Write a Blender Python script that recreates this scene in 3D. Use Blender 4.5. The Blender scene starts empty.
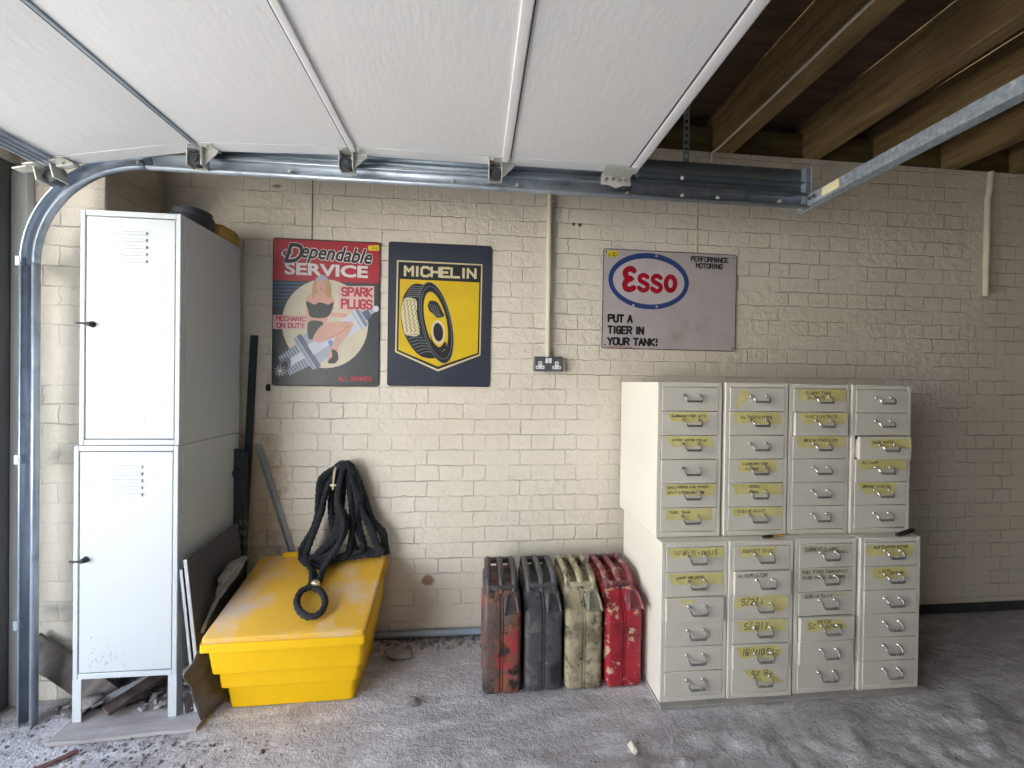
import bpy, bmesh, math, random
from math import sin, cos, pi, radians as R
from mathutils import Vector, Matrix, noise
from mathutils.geometry import tessellate_polygon

random.seed(7)
C = bpy.context.scene.collection
scn = bpy.context.scene

# ------------------------------------------------------------------ camera
CAM_YAW, CAM_PITCH, CAM_ROLL = 0.0931, -0.0067, 0.0138
cd = bpy.data.cameras.new('camera')
cam = bpy.data.objects.new('camera', cd); C.objects.link(cam)
cd.sensor_fit = 'HORIZONTAL'; cd.sensor_width = 36.0; cd.lens = 392.0/1024.0*36.0
cd.clip_start = 0.02
cam.matrix_world = (Matrix.Translation((0, -1.974, 1.274)) @ Matrix.Rotation(-CAM_YAW, 4, 'Z')
                    @ Matrix.Rotation(pi/2 + CAM_PITCH, 4, 'X') @ Matrix.Rotation(CAM_ROLL, 4, 'Z'))
scn.camera = cam

# ------------------------------------------------------------------ daylight
w = bpy.data.worlds.new('world'); scn.world = w; w.use_nodes = True
bg = w.node_tree.nodes['Background']
bg.inputs['Strength'].default_value = 4.0
_nt = w.node_tree; _tc = _nt.nodes.new('ShaderNodeTexCoord'); _sp = _nt.nodes.new('ShaderNodeSeparateXYZ'); _rp = _nt.nodes.new('ShaderNodeValToRGB')
_nt.links.new(_tc.outputs['Generated'], _sp.inputs[0]); _nt.links.new(_sp.outputs[2], _rp.inputs['Fac']); _nt.links.new(_rp.outputs['Color'], bg.inputs['Color'])
_el = _rp.color_ramp.elements            # hazy sky: bright at the horizon, deeper blue overhead
_el[0].position = 0.0; _el[0].color = (1.0, 0.98, 0.95, 1)
_el[1].position = 1.0; _el[1].color = (0.10, 0.16, 0.28, 1)
for _p, _c in ((0.22, (0.86, 0.90, 0.95)), (0.50, (0.27, 0.34, 0.44))):
    _e = _el.new(_p); _e.color = (*_c, 1)
# the open garage doorway on the left: a portal that only guides the sky light, it adds none
for ya, yb in ((-.40, -3.35),):
    pl = bpy.data.lights.new('doorway_portal', 'AREA'); pl.shape = 'RECTANGLE'; pl.size = ya-yb; pl.size_y = 2.08
    pl.cycles.is_portal = True
    po = bpy.data.objects.new('doorway_portal', pl); C.objects.link(po)
    po.matrix_world = Matrix.Translation((-1.97, (ya+yb)/2, 1.04)) @ Matrix.Rotation(-pi/2, 4, 'Y') @ Matrix.Rotation(pi/2, 4, 'Z')
sun = bpy.data.lights.new('sun', 'SUN'); sun.energy = 22.0; sun.angle = R(1.0); sun.color = (1.0, 0.95, 0.88)
so = bpy.data.objects.new('sun', sun); C.objects.link(so)
so.rotation_euler = (R(12), R(27), 0)

vs = scn.view_settings
vs.view_transform = 'Standard'; vs.look = 'None'; vs.gamma = 1.0; vs.use_curve_mapping = False
vs.exposure = 1.30

# ------------------------------------------------------------------ materials
def lin(h):
    if not isinstance(h, str): return tuple(h)
    c = [int(h[i:i+2], 16)/255 for i in (0, 2, 4)]
    return tuple(x/12.92 if x <= .04045 else ((x+.055)/1.055)**2.4 for x in c)

def nd(nt, typ, **kw):
    n = nt.nodes.new(typ)
    for k, v in kw.items():
        if k in n.inputs.keys(): n.inputs[k].default_value = v
        else: setattr(n, k, v)
    return n

def ramp(nt, fac, a, b, ca=(0, 0, 0, 1), cb=(1, 1, 1, 1)):
    r = nt.nodes.new('ShaderNodeValToRGB')
    r.color_ramp.elements[0].position = a; r.color_ramp.elements[0].color = ca
    r.color_ramp.elements[1].position = b; r.color_ramp.elements[1].color = cb
    nt.links.new(fac, r.inputs['Fac']); return r.outputs['Color']

def mixc(nt, fac, a, b, mode='MIX'):
    m = nt.nodes.new('ShaderNodeMix'); m.data_type = 'RGBA'; m.blend_type = mode
    if isinstance(fac, (int, float)): m.inputs[0].default_value = fac
    else: nt.links.new(fac, m.inputs[0])
    for i, s in ((6, a), (7, b)):
        if isinstance(s, (tuple, list)): m.inputs[i].default_value = (*s[:3], 1)
        else: nt.links.new(s, m.inputs[i])
    return m.outputs[2]

def mth(nt, op, a, b=None):
    m = nt.nodes.new('ShaderNodeMath'); m.operation = op
    for i, s in enumerate((a, b)):
        if s is None: continue
        if isinstance(s, (int, float)): m.inputs[i].default_value = s
        else: nt.links.new(s, m.inputs[i])
    return m.outputs[0]

def coords(nt, scale=(1, 1, 1), src='Object', rand=False):
    tc = nt.nodes.new('ShaderNodeTexCoord'); mp = nt.nodes.new('ShaderNodeMapping')
    mp.inputs['Scale'].default_value = scale
    nt.links.new(tc.outputs[src], mp.inputs['Vector'])
    if rand:
        oi = nt.nodes.new('ShaderNodeObjectInfo')
        cx = nt.nodes.new('ShaderNodeCombineXYZ')
        a = mth(nt, 'MULTIPLY', oi.outputs['Random'], 37.0)
        for i in range(3): nt.links.new(a, cx.inputs[i])
        nt.links.new(cx.outputs[0], mp.inputs['Location'])
    return mp.outputs['Vector']

def noi(nt, vec, scale, detail=4, rough=.55):
    n = nt.nodes.new('ShaderNodeTexNoise')
    n.inputs['Scale'].default_value = scale; n.inputs['Detail'].default_value = detail; n.inputs['Roughness'].default_value = rough
    nt.links.new(vec, n.inputs['Vector']); return n.outputs['Fac']

def base_mat(name):
    m = bpy.data.materials.new(name); m.use_nodes = True
    nt = m.node_tree; b = nt.nodes['Principled BSDF']; return m, nt, b

def paint(name, col, rough=.5, metal=0, var=.12, scale=3.0, spots=None, bump=.0, bscale=60, stretch=(1, 1, 1), rand=False, spec=.5):
    """a painted or plain surface: base colour with soft mottling; spots = list of (colour, lo, hi, scale)"""
    m, nt, b = base_mat(name)
    col = lin(col); v = coords(nt, stretch, rand=rand)
    f = ramp(nt, noi(nt, v, scale, 5), .3, .7)
    c = mixc(nt, f, tuple(x*(1-var) for x in col), tuple(min(1, x*(1+var*.5)) for x in col))
    for sc_, lo, hi, ss in (spots or []):
        g = ramp(nt, noi(nt, v, ss, 6, .65), lo, hi)
        c = mixc(nt, g, c, lin(sc_))
    nt.links.new(c, b.inputs['Base Color'])
    b.inputs['Roughness'].default_value = rough; b.inputs['Metallic'].default_value = metal
    b.inputs['Specular IOR Level'].default_value = spec
    if bump:
        bp = nt.nodes.new('ShaderNodeBump'); bp.inputs['Strength'].default_value = bump; bp.inputs['Distance'].default_value = .01
        nt.links.new(noi(nt, v, bscale, 5), bp.inputs['Height']); nt.links.new(bp.outputs[0], b.inputs['Normal'])
    return m

def flat(name, col, rough=.6, metal=0):
    return paint(name, col, rough, metal, var=.06, scale=12)

def brick_mat():
    m, nt, b = base_mat('cream_painted_brick')
    tc = nt.nodes.new('ShaderNodeTexCoord'); sp = nt.nodes.new('ShaderNodeSeparateXYZ'); nt.links.new(tc.outputs['Object'], sp.inputs[0])
    o = tc.outputs['Object']
    xy = mth(nt, 'SUBTRACT', sp.outputs[0], sp.outputs[1])
    n1 = noi(nt, o, 9, 3); n2 = noi(nt, o, 31, 2)
    wob = mth(nt, 'MULTIPLY', mth(nt, 'SUBTRACT', n1, .5), .016)
    wob2 = mth(nt, 'MULTIPLY', mth(nt, 'SUBTRACT', n2, .5), .014)
    cx = nt.nodes.new('ShaderNodeCombineXYZ')
    nt.links.new(mth(nt, 'ADD', xy, mth(nt, 'MULTIPLY', wob2, 1.6)), cx.inputs[0])
    nt.links.new(mth(nt, 'ADD', sp.outputs[2], mth(nt, 'ADD', wob, wob2)), cx.inputs[1])
    br = nt.nodes.new('ShaderNodeTexBrick')
    br.offset = .5; br.offset_frequency = 2; br.squash = .5; br.squash_frequency = 2
    for k, v in (('Scale', 1), ('Mortar Size', .0030), ('Mortar Smooth', 1.0), ('Brick Width', .232), ('Row Height', .0773), ('Bias', 0)): br.inputs[k].default_value = v
    br.inputs['Color1'].default_value = (0, 0, 0, 1); br.inputs['Color2'].default_value = (1, 1, 1, 1); br.inputs['Mortar'].default_value = (.5, .5, .5, 1)
    nt.links.new(cx.outputs[0], br.inputs['Vector'])
    mort = br.outputs['Fac']; tone = br.outputs['Color']
    # joints are partly filled with paint: keep them only where a noise says so
    keep = ramp(nt, noi(nt, o, 5.5, 4), .43, .62)
    keep2 = mth(nt, 'ADD', mth(nt, 'MULTIPLY', keep, .72), .22)
    joint = mth(nt, 'MULTIPLY', mort, keep2)
    fine = noi(nt, o, 90, 6, .6); mid = noi(nt, o, 22, 5)
    rough_area = ramp(nt, noi(nt, o, 1.7, 3), .42, .68)
    h = mth(nt, 'MULTIPLY', joint, -.52)
    h = mth(nt, 'ADD', h, mth(nt, 'MULTIPLY', tone, .26))
    h = mth(nt, 'ADD', h, mth(nt, 'MULTIPLY', mid, mth(nt, 'ADD', mth(nt, 'MULTIPLY', rough_area, .9), .25)))
    h = mth(nt, 'ADD', h, mth(nt, 'MULTIPLY', fine, .22))
    bp = nt.nodes.new('ShaderNodeBump'); bp.inputs['Strength'].default_value = 1.0; bp.inputs['Distance'].default_value = .012
    nt.links.new(h, bp.inputs['Height']); nt.links.new(bp.outputs[0], b.inputs['Normal'])
    big = ramp(nt, noi(nt, o, 1.3, 4), .3, .72)
    c = mixc(nt, big, lin('DED4C1'), lin('EAE3D6'))
    c = mixc(nt, mth(nt, 'MULTIPLY', tone, .25), c, lin('DAD1C2'))
    c = mixc(nt, mth(nt, 'MULTIPLY', joint, .10), c, lin('9A8F7D'))
    grime = ramp(nt, noi(nt, o, 7, 6, .7), .60, .82)
    c = mixc(nt, mth(nt, 'MULTIPLY', grime, .35), c, lin('A4957A'))
    chip = ramp(nt, noi(nt, o, 46, 4, .6), .72, .75)
    c = mixc(nt, chip, c, lin('6B5443'))
    # a brown damp stain behind the bin, one flaked brick and the dirty foot of the wall
    def blob(x, z, rx, rz, soft, col, amt, cc):
        dx = mth(nt, 'DIVIDE', mth(nt, 'SUBTRACT', sp.outputs[0], x), rx); dz = mth(nt, 'DIVIDE', mth(nt, 'SUBTRACT', sp.outputs[2], z), rz)
        d = mth(nt, 'SQRT', mth(nt, 'ADD', mth(nt, 'MULTIPLY', dx, dx), mth(nt, 'MULTIPLY', dz, dz)))
        d = mth(nt, 'ADD', d, mth(nt, 'MULTIPLY', mth(nt, 'SUBTRACT', noi(nt, o, 24, 4), .5), 1.4))
        return mixc(nt, mth(nt, 'MULTIPLY', ramp(nt, d, 1-soft, 1, (1, 1, 1, 1), (0, 0, 0, 1)), amt), cc, lin(col))
    c = blob(-.222, .279, .035, .035, .4, '8A5A34', .8, c)
    c = blob(-1.02, .72, .14, .42, .5, 'A88A58', .55, c)
    c = blob(.523, 2.08, .012, .012, .3, '3A3028', .9, c)
    c = blob(.49, 2.082, .010, .010, .3, '6A4A38', .9, c)
    c = blob(-.95, 2.19, .03, .012, .5, '3A3028', .7, c)
    nt.links.new(c, b.inputs['Base Color']); b.inputs['Roughness'].default_value = .62
    b.inputs['Specular IOR Level'].default_value = .3
    return m

def floor_mat():
    m, nt, b = base_mat('dusty_concrete')
    o = coords(nt)
    st = coords(nt, (1.0, 3.2, 1.0))
    big = ramp(nt, noi(nt, o, 2.2, 5), .32, .70)
    c = mixc(nt, big, lin('AEA8AA'), lin('D0CBCE'))
    dust = ramp(nt, noi(nt, st, 5, 6, .65), .47, .62)
    c = mixc(nt, mth(nt, 'MULTIPLY', dust, .75), c, lin('E2DEE0'))
    spk = ramp(nt, noi(nt, o, 55, 5, .7), .58, .74)
    c = mixc(nt, mth(nt, 'MULTIPLY', spk, .6), c, lin('4A4542'))
    wsp = ramp(nt, noi(nt, o, 80, 3, .6), .66, .72)
    c = mixc(nt, mth(nt, 'MULTIPLY', wsp, .5), c, lin('D8D5D2'))
    br = ramp(nt, noi(nt, o, 8, 5, .6), .58, .75)
    c = mixc(nt, mth(nt, 'MULTIPLY', br, .35), c, lin('6C6258'))
    nt.links.new(c, b.inputs['Base Color']); b.inputs['Roughness'].default_value = .85; b.inputs['Specular IOR Level'].default_value = .25
    h = mth(nt, 'ADD', noi(nt, o, 30, 6, .65), mth(nt, 'MULTIPLY', noi(nt, o, 140, 4, .6), .4))
    bp = nt.nodes.new('ShaderNodeBump'); bp.inputs['Strength'].default_value = 1.0; bp.inputs['Distance'].default_value = .018
    nt.links.new(h, bp.inputs['Height']); nt.links.new(bp.outputs[0], b.inputs['Normal'])
    return m

def wood(name, col, dark, rough=.75, axis='y', scale=6):
    m, nt, b = base_mat(name)
    s = {'x': (.12, 1, 1), 'y': (1, .12, 1), 'z': (1, 1, .12)}[axis]
    v = coords(nt, s, rand=True); o = coords(nt)
    g = ramp(nt, noi(nt, v, scale*5, 6, .65), .3, .7)
    c = mixc(nt, g, lin(dark), lin(col))
    k = ramp(nt, noi(nt, o, 5, 4), .45, .7)
    c = mixc(nt, mth(nt, 'MULTIPLY', k, .5), c, lin(dark))
    nt.links.new(c, b.inputs['Base Color']); b.inputs['Roughness'].default_value = rough; b.inputs['Specular IOR Level'].default_value = .25
    bp = nt.nodes.new('ShaderNodeBump'); bp.inputs['Strength'].default_value = .4; bp.inputs['Distance'].default_value = .004
    nt.links.new(noi(nt, v, scale*8, 5), bp.inputs['Height']); nt.links.new(bp.outputs[0], b.inputs['Normal'])
    return m

M = {}
M['brick'] = brick_mat(); M['floor'] = floor_mat()
M['door'] = paint('white_door_steel', 'E6E7E8', .55, var=.03, scale=2, bump=.12, bscale=55, stretch=(1, .35, 1), spec=.3, spots=[('C9C6C0', .66, .9, 5)])
M['door_trim'] = paint('white_door_edge', 'E8E8EA', .4, var=.04)
M['door_dark'] = flat('dark_door_seam_rubber', '4A4A4E', .8)  # one dark grey for the joint, rail and bottom seals
M['galv'] = paint('galvanised_steel', 'B4BFCC', .42, .6, var=.22, scale=9, spots=[('7C8797', .55, .8, 14)])
M['galv_dull'] = paint('dull_galvanised_steel', '9AA8B4', .48, .55, var=.2, scale=7)
M['galv_spangle'] = paint('spangled_zinc', 'B9C6D4', .45, .6, var=.3, scale=60, spots=[('E2EAF2', .55, .7, 40)])
M['bracket'] = paint('zinc_plated_bracket', 'D4D5CE', .4, .3, var=.15, scale=20)
M['nylon'] = flat('dark_grey_roller', '3A3E44', .5)
M['locker'] = paint('white_locker_enamel', 'BEC3C6', .42, var=.03, scale=2, spec=.4, spots=[('B9B6B6', .68, .80, 6), ('8A8786', .755, .77, 38)])
M['locker_side'] = paint('grey_white_locker_sheet', 'D5D0C6', .5, var=.06, scale=3)
M['gap'] = flat('dark_gap', '2E2D2C', .9)
M['chrome'] = paint('worn_chrome', 'C9CACA', .22, .9, var=.15, scale=30)
M['black_metal'] = flat('blackened_metal', '2B2A2B', .5)
M['cab'] = paint('off_white_cabinet_enamel', 'DEDACD', .42, var=.05, scale=4, spec=.4, rand=True, spots=[('A59F92', .70, .78, 16)])
M['cab_drawer'] = paint('drawer_enamel', 'D8D3C7', .42, var=.05, scale=5, spec=.4, rand=True, spots=[('A9A396', .71, .78, 18)])
M['cab_plinth'] = paint('scuffed_grey_plinth', 'A5A09A', .6, var=.2, scale=9, spots=[('6F6862', .6, .75, 20)])
M['tape'] = paint('yellow_masking_tape', 'DDD38E', .6, var=.14, scale=22, spots=[('CBBF62', .52, .72, 12)])
M['tape_pale'] = paint('peeled_tape_back', 'E9E4B8', .6)
M['cleartape'] = paint('clear_tape', 'CBC6B0', .3, var=.05)
M['ink'] = flat('black_marker_ink', '15140F', .8)
M['bin'] = paint('yellow_polyethylene', 'F2BE00', .42, var=.05, scale=4, spec=.4)
M['lid'] = paint('weathered_yellow_lid', 'E6B23C', .5, var=.10, scale=4, spots=[('CBBDB4', .45, .66, 3.6), ('8F7F68', .65, .72, 19)])
M['rope'] = paint('black_plaited_rope', '23262E', .7, var=.55, scale=70, bump=1.0, bscale=190, spots=[('474C58', .58, .70, 90)])  # lighter flecks in the colour stand in for glints on the strands
M['brass'] = paint('pale_brass', 'D9CFA6', .4, .6)
M['pipe'] = paint('blue_grey_painted_pipe', '9AA6B8', .5, var=.15, scale=12)
M['conduit'] = paint('cream_painted_conduit', 'D8CFBE', .5, var=.1, scale=10)
M['socket'] = paint('grey_metal_clad', '73767A', .38, .5, var=.12, scale=25)
M['white_plastic'] = flat('white_plastic', 'E8E8E6', .35)
M['joist'] = wood('dark_brown_joist', '9A8258', '66523A', axis='y')
M['plate'] = wood('olive_brown_timber', '74643F', '4C3F28', axis='x')
M['ceil'] = wood('dark_ceiling_board', '6B5844', '44372B', axis='x')
M['oldwood'] = wood('grey_weathered_wood', '8A827C', '4E4643', axis='y')
M['dustwood'] = wood('dusty_pale_board', 'BDB7B6', '958E8C', axis='x')
M['darkwood'] = wood('dark_wet_wood', '6A5A58', '3C3232', axis='y')
M['post'] = paint('pale_grey_painted_timber', 'D2D4D3', .6, var=.12, scale=6, stretch=(1, 1, .2))
M['frame'] = paint('grey_painted_frame', '5E605E', .6, var=.2, scale=5, stretch=(1, 1, .2))
M['dark_board'] = paint('charcoal_laminate', '4A4A50', .5, var=.14, scale=4)
M['pale_edge'] = paint('pale_board_edge', 'AFAFB2', .6)
M['black_bar'] = paint('black_rubber_strip', '33363A', .55, var=.2, scale=14)
M['grey_bar'] = paint('grey_painted_angle', '9A9A9A', .5, .1, var=.15, scale=15)
M['tub'] = flat('black_plastic', '30343B', .5)
M['sponge'] = paint('yellow_foam', 'B89B4C', .85, var=.25, scale=20, bump=.5, bscale=120)
M['sheet'] = paint('dusty_grey_plastic', '6E6A68', .45, var=.3, scale=16, bump=.4, bscale=30)
M['film'] = paint('cloudy_plastic_film', '77756F', .3, var=.3, scale=24, bump=.5, bscale=40)
M['stone'] = paint('grey_stone', '8E8783', .9, var=.35, scale=24, bump=.7, bscale=60)
M['litter'] = paint('mixed_grit', '9A9290', .9, var=.5, scale=30, spots=[('5A5250', .50, .62, 12), ('D0CBC8', .60, .68, 17)])
M['leaf'] = paint('dry_reddish_leaf', '6E4A48', .8, var=.3, scale=20)
M['paperwhite'] = flat('pale_chip', 'D8D3C4', .8)
M['bitumen'] = paint('dark_bitumen_skirting', '3A3C40', .7, var=.2, scale=12)
M['outside'] = paint('outdoor_concrete', 'B4B0A8', .9, var=.1, scale=1)
M['render'] = paint('dull_wall_paint', '8E8676', .8, var=.08, scale=2)

# ------------------------------------------------------------------ mesh helpers
class MB:
    def __init__(s): s.v = []; s.f = []; s.m = []
    def add(s, vs_, fs, mi=0):
        n = len(s.v); s.v += [tuple(p) for p in vs_]
        for f in fs: s.f.append([i+n for i in f]); s.m.append(mi)
    def box(s, x0, x1, y0, y1, z0, z1, mi=0, rot=None, piv=None):
        p = [Vector((x, y, z)) for z in (z0, z1) for y in (y0, y1) for x in (x0, x1)]
        if rot is not None:
            pv = Vector(piv) if piv else Vector(((x0+x1)/2, (y0+y1)/2, (z0+z1)/2))
            p = [rot @ (q-pv)+pv for q in p]
        s.add(p, [(0, 2, 3, 1), (4, 5, 7, 6), (0, 1, 5, 4), (2, 6, 7, 3), (0, 4, 6, 2), (1, 3, 7, 5)], mi)
    def tube(s, pts, r, n=10, mi=0, closed=False, twist=None):
        P = [Vector(p) for p in pts]; k = len(P); rings = []
        up = None
        for i, p in enumerate(P):
            if closed: t = P[(i+1) % k]-P[i-1]
            else: t = P[min(i+1, k-1)]-P[max(i-1, 0)]
            t.normalize()
            if up is None:
                a = Vector((0, 0, 1)) if abs(t.z) < .9 else Vector((0, 1, 0))
                up = (a-t*a.dot(t)).normalized()
            else:
                up = (up-t*up.dot(t))
                up = up.normalized() if up.length > 1e-6 else t.orthogonal().normalized()
            b = t.cross(up); ri = r(i) if callable(r) else r
            ring = []
            for j in range(n):
                a = 2*pi*j/n
                rr = ri*(twist(i, a) if twist else 1)
                ring.append(p+up*(cos(a)*rr)+b*(sin(a)*rr))
            rings.append(ring)
        vs_ = [q for rg in rings for q in rg]; fs = []
        for i in range(k if closed else k-1):
            for j in range(n):
                i2 = (i+1) % k
                fs.append((i*n+j, i*n+(j+1) % n, i2*n+(j+1) % n, i2*n+j))
        if not closed: fs += [tuple(range(n-1, -1, -1)), tuple((k-1)*n+j for j in range(n))]
        s.add(vs_, fs, mi)
    def cyl(s, p0, p1, r, n=16, mi=0): s.tube([p0, p1], r, n, mi)
    def lathe(s, prof, c=(0, 0, 0), axis='z', n=24, mi=0):
        vs_ = []; k = len(prof)
        for j in range(n):
            a = 2*pi*j/n
            for r, h in prof:
                q = {'z': (r*cos(a), r*sin(a), h), 'y': (r*cos(a), h, r*sin(a)), 'x': (h, r*cos(a), r*sin(a))}[axis]
                vs_.append((c[0]+q[0], c[1]+q[1], c[2]+q[2]))
        fs = [(j*k+i, ((j+1) % n)*k+i, ((j+1) % n)*k+i+1, j*k+i+1) for j in range(n) for i in range(k-1)]
        s.add(vs_, fs, mi)
    def prism(s, poly, axis, a0, a1, mi=0):
        def q(p, a): return {'x': (a, p[0], p[1]), 'y': (p[0], a, p[1]), 'z': (p[0], p[1], a)}[axis]
        n = len(poly)
        s.add([q(p, a0) for p in poly]+[q(p, a1) for p in poly],
              [tuple(range(n)), tuple(range(2*n-1, n-1, -1))]+[(i, i+n, (i+1) % n+n, (i+1) % n) for i in range(n)], mi)
    def loft(s, rings, mi=0, cap=True):
        n = len(rings[0]); k = len(rings)
        fs = [(i*n+j, i*n+(j+1) % n, (i+1)*n+(j+1) % n, (i+1)*n+j) for i in range(k-1) for j in range(n)]
        if cap: fs += [tuple(range(n-1, -1, -1)), tuple((k-1)*n+j for j in range(n))]
        s.add([q for rg in rings for q in rg], fs, mi)
    def grid(s, fn, nu, nv, mi=0):
        s.add([fn(i/nu, j/nv) for j in range(nv+1) for i in range(nu+1)],
              [(j*(nu+1)+i, j*(nu+1)+i+1, (j+1)*(nu+1)+i+1, (j+1)*(nu+1)+i) for j in range(nv) for i in range(nu)], mi)
    def build(s, name, mats, parent=None, loc=None, bevel=0, solid=0, smooth=35, seg=2):
        me = bpy.data.meshes.new(name); me.from_pydata(s.v, [], s.f)
        mats = mats if isinstance(mats, list) else [mats]
        for m in mats: me.materials.append(m)
        me.polygons.foreach_set('material_index', s.m)
        bm = bmesh.new(); bm.from_mesh(me); bmesh.ops.recalc_face_normals(bm, faces=bm.faces); bm.to_mesh(me); bm.free()
        if smooth:
            me.shade_smooth(); me.set_sharp_from_angle(angle=R(smooth))
        o = bpy.data.objects.new(name, me); C.objects.link(o)
        if parent: o.parent = parent
        if loc: o.location = loc
        if solid:
            d = o.modifiers.new('thickness', 'SOLIDIFY'); d.thickness = solid; d.offset = 0
        if bevel:
            d = o.modifiers.new('bevel', 'BEVEL'); d.width = bevel; d.segments = seg; d.limit_method = 'ANGLE'; d.angle_limit = R(40)
        return o

def tag(o, label=None, cat=None, group=None, kind=None):
    if label: o['label'] = label
    if cat: o['category'] = cat
    if group: o['group'] = group
    if kind: o['kind'] = kind
    return o

def empty(name, loc, label, cat, group=None, rz=0):
    o = bpy.data.objects.new(name, None); C.objects.link(o); o.location = loc; o.rotation_euler.z = rz
    o.empty_display_size = .05
    return tag(o, label, cat, group)

def copy_tree(o, parent=None):
    c = o.copy(); C.objects.link(c)
    if parent: c.parent = parent
    for ch in list(o.children): copy_tree(ch, c)
    return c

def spline(pts, per=8, closed=False):
    P = [Vector(p) for p in pts]; n = len(P); out = []
    rng = range(n) if closed else range(n-1)
    for i in rng:
        a, b_, c, d = (P[(i-1) % n], P[i], P[(i+1) % n], P[(i+2) % n]) if closed else (P[max(i-1, 0)], P[i], P[i+1], P[min(i+2, n-1)])
        for k in range(per):
            t = k/per
            out.append(.5*((2*b_)+(c-a)*t+(2*a-5*b_+4*c-d)*t*t+(3*b_-a-3*c+d)*t**3))
    if not closed: out.append(P[-1])
    return out

def fillet(poly, r, seg=4):
    out = []; n = len(poly)
    for i in range(n):
        a, b_, c = Vector(poly[i-1]), Vector(poly[i]), Vector(poly[(i+1) % n])
        u, v = (a-b_), (c-b_); d = min(r, u.length*.45, v.length*.45)
        p, q = b_+u.normalized()*d, b_+v.normalized()*d
        for k in range(seg+1):
            t = k/seg; out.append(tuple(p*(1-t)**2+b_*2*t*(1-t)+q*t*t))
    return out

# ------------------------------------------------------------------ drawing on flat things
STROKES = {
'A': '002640|1232', 'B': '00063645443303|33424130 00'.replace(' ', ''), 'C': '4536160501103041', 'D': '0006264442200 0'.replace(' ', ''), 'E': '46060040|0333', 'F': '460600|0333',
'G': '453616050110304123|2343', 'H': '0006|4046|0343', 'I': '2026', 'J': '4641301001', 'K': '0006|4603|0340', 'L': '060040', 'M': '0006234640', 'N': '00064046',
'O': '100105163645413010', 'P': '00063645443303', 'Q': '100105163645413010|2240', 'R': '00063645443303|2340', 'S': '453616050413334241301001', 'T': '0646|2620',
'U': '0601103041 46'.replace(' ', ''), 'V': '062046', 'W': '0610233046', 'X': '0046|0640', 'Y': '0623|4623|2320', 'Z': '06460040',
'0': '100105163645413010', '1': '152620', '2': '0516364544000040', '3': '0516364544 33|33424130 1001'.replace(' ', ''), '4': '30360242', '5': '46060333424130 1001'.replace(' ', ''),
'6': '45361605011030414233 1302'.replace(' ', ''), '7': '064610', '8': '130405163645443313020110304142 33'.replace(' ', ''), '9': '03133344453616050413|4421', '+': '2125|0343', '-': '1333', '/': '0046', '&': '4013052634 0110 3042'.replace(' ', ''), '.': '2021', '!': '2623|2120'}

def stroke_ribbon(mb, pts, wd, to3, mi=0, layer=0, caps=True):
    """a flat pen line along 2D points, rounded at joints and ends"""
    P = [Vector(p) for p in pts]
    if len(P) < 2: return
    L, Rr = [], []
    for i, p in enumerate(P):
        t = (P[min(i+1, len(P)-1)]-P[max(i-1, 0)])
        if t.length < 1e-9: t = Vector((1, 0))
        t.normalize(); nrm = Vector((-t.y, t.x))*wd/2
        L.append(p+nrm); Rr.append(p-nrm)
    n = len(P)
    for i in range(n-1):
        e = layer+.012*(i+1)
        mb.add([to3(L[i], e), to3(L[i+1], e), to3(Rr[i+1], e), to3(Rr[i], e)], [(0, 1, 2, 3)], mi)
    if caps:
        for k, p in enumerate((P[0], P[-1])):
            mb.add([to3((p.x+cos(a*pi/4)*wd/2, p.y+sin(a*pi/4)*wd/2), layer+.012*(n+1+k)) for a in range(8)], [tuple(range(8))], mi)

def fat_text(mb, txt, x0, z0, x1, z1, wd, to3, mi, layer, slant=0):
    """bold sans lettering built from straight pen strokes with full corners, fitted to a box"""
    W = [(.55 if c in 'I!.1' else .55 if c == ' ' else 1.0) for c in txt]; gap = .30
    tot = sum(W)+gap*(len(txt)-1); u = (x1-x0-wd)/tot; cx = x0+wd/2; h = z1-z0-wd; k = 0
    for c, wc in zip(txt, W):
        for st in (STROKES.get(c, '').split('|') if c != ' ' else []):
            pts = []
            for i in range(0, len(st)-1, 2):
                gx = int(st[i])/4; gx = (gx-.5)*.0+.5 if c in 'I!' else gx
                pz = int(st[i+1])/6*h; pts.append(Vector((cx+gx*wc*u+slant*pz, z0+wd/2+pz)))
            for p, q in zip(pts, pts[1:]):
                d = (q-p); 
                if d.length < 1e-9: continue
                d.normalize(); n_ = Vector((-d.y, d.x))*wd/2; e = d*wd*.36; k += 1; ly = layer+.008*k
                mb.add([to3(v, ly) for v in (p-e+n_, q+e+n_, q+e-n_, p-e-n_)], [(0, 1, 2, 3)], mi)
        cx += (wc+gap)*u

def handwrite(mb, text, x, y, h, wd, to3, mi=0, rng=None, slant=.15, fit=None):
    rng = rng or random
    adv = h*.82; n = len(text)
    if fit: adv = fit/max(1, n)
    cx = x
    for ch in text:
        if ch == ' ': cx += adv*.7; continue
        j = rng.uniform(-.06, .06)*h; sc = rng.uniform(.85, 1.1)
        for st in STROKES.get(ch, '').split('|'):
            pts = []
            for i in range(0, len(st)-1, 2):
                px, py = int(st[i])/4*adv*.72, int(st[i+1])/6*h*sc
                pts.append((cx+px+slant*py+rng.uniform(-.03, .03)*h, y+j+py+rng.uniform(-.03, .03)*h))
            stroke_ribbon(mb, pts, wd, to3, mi, 0, caps=False)
        cx += adv

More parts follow.
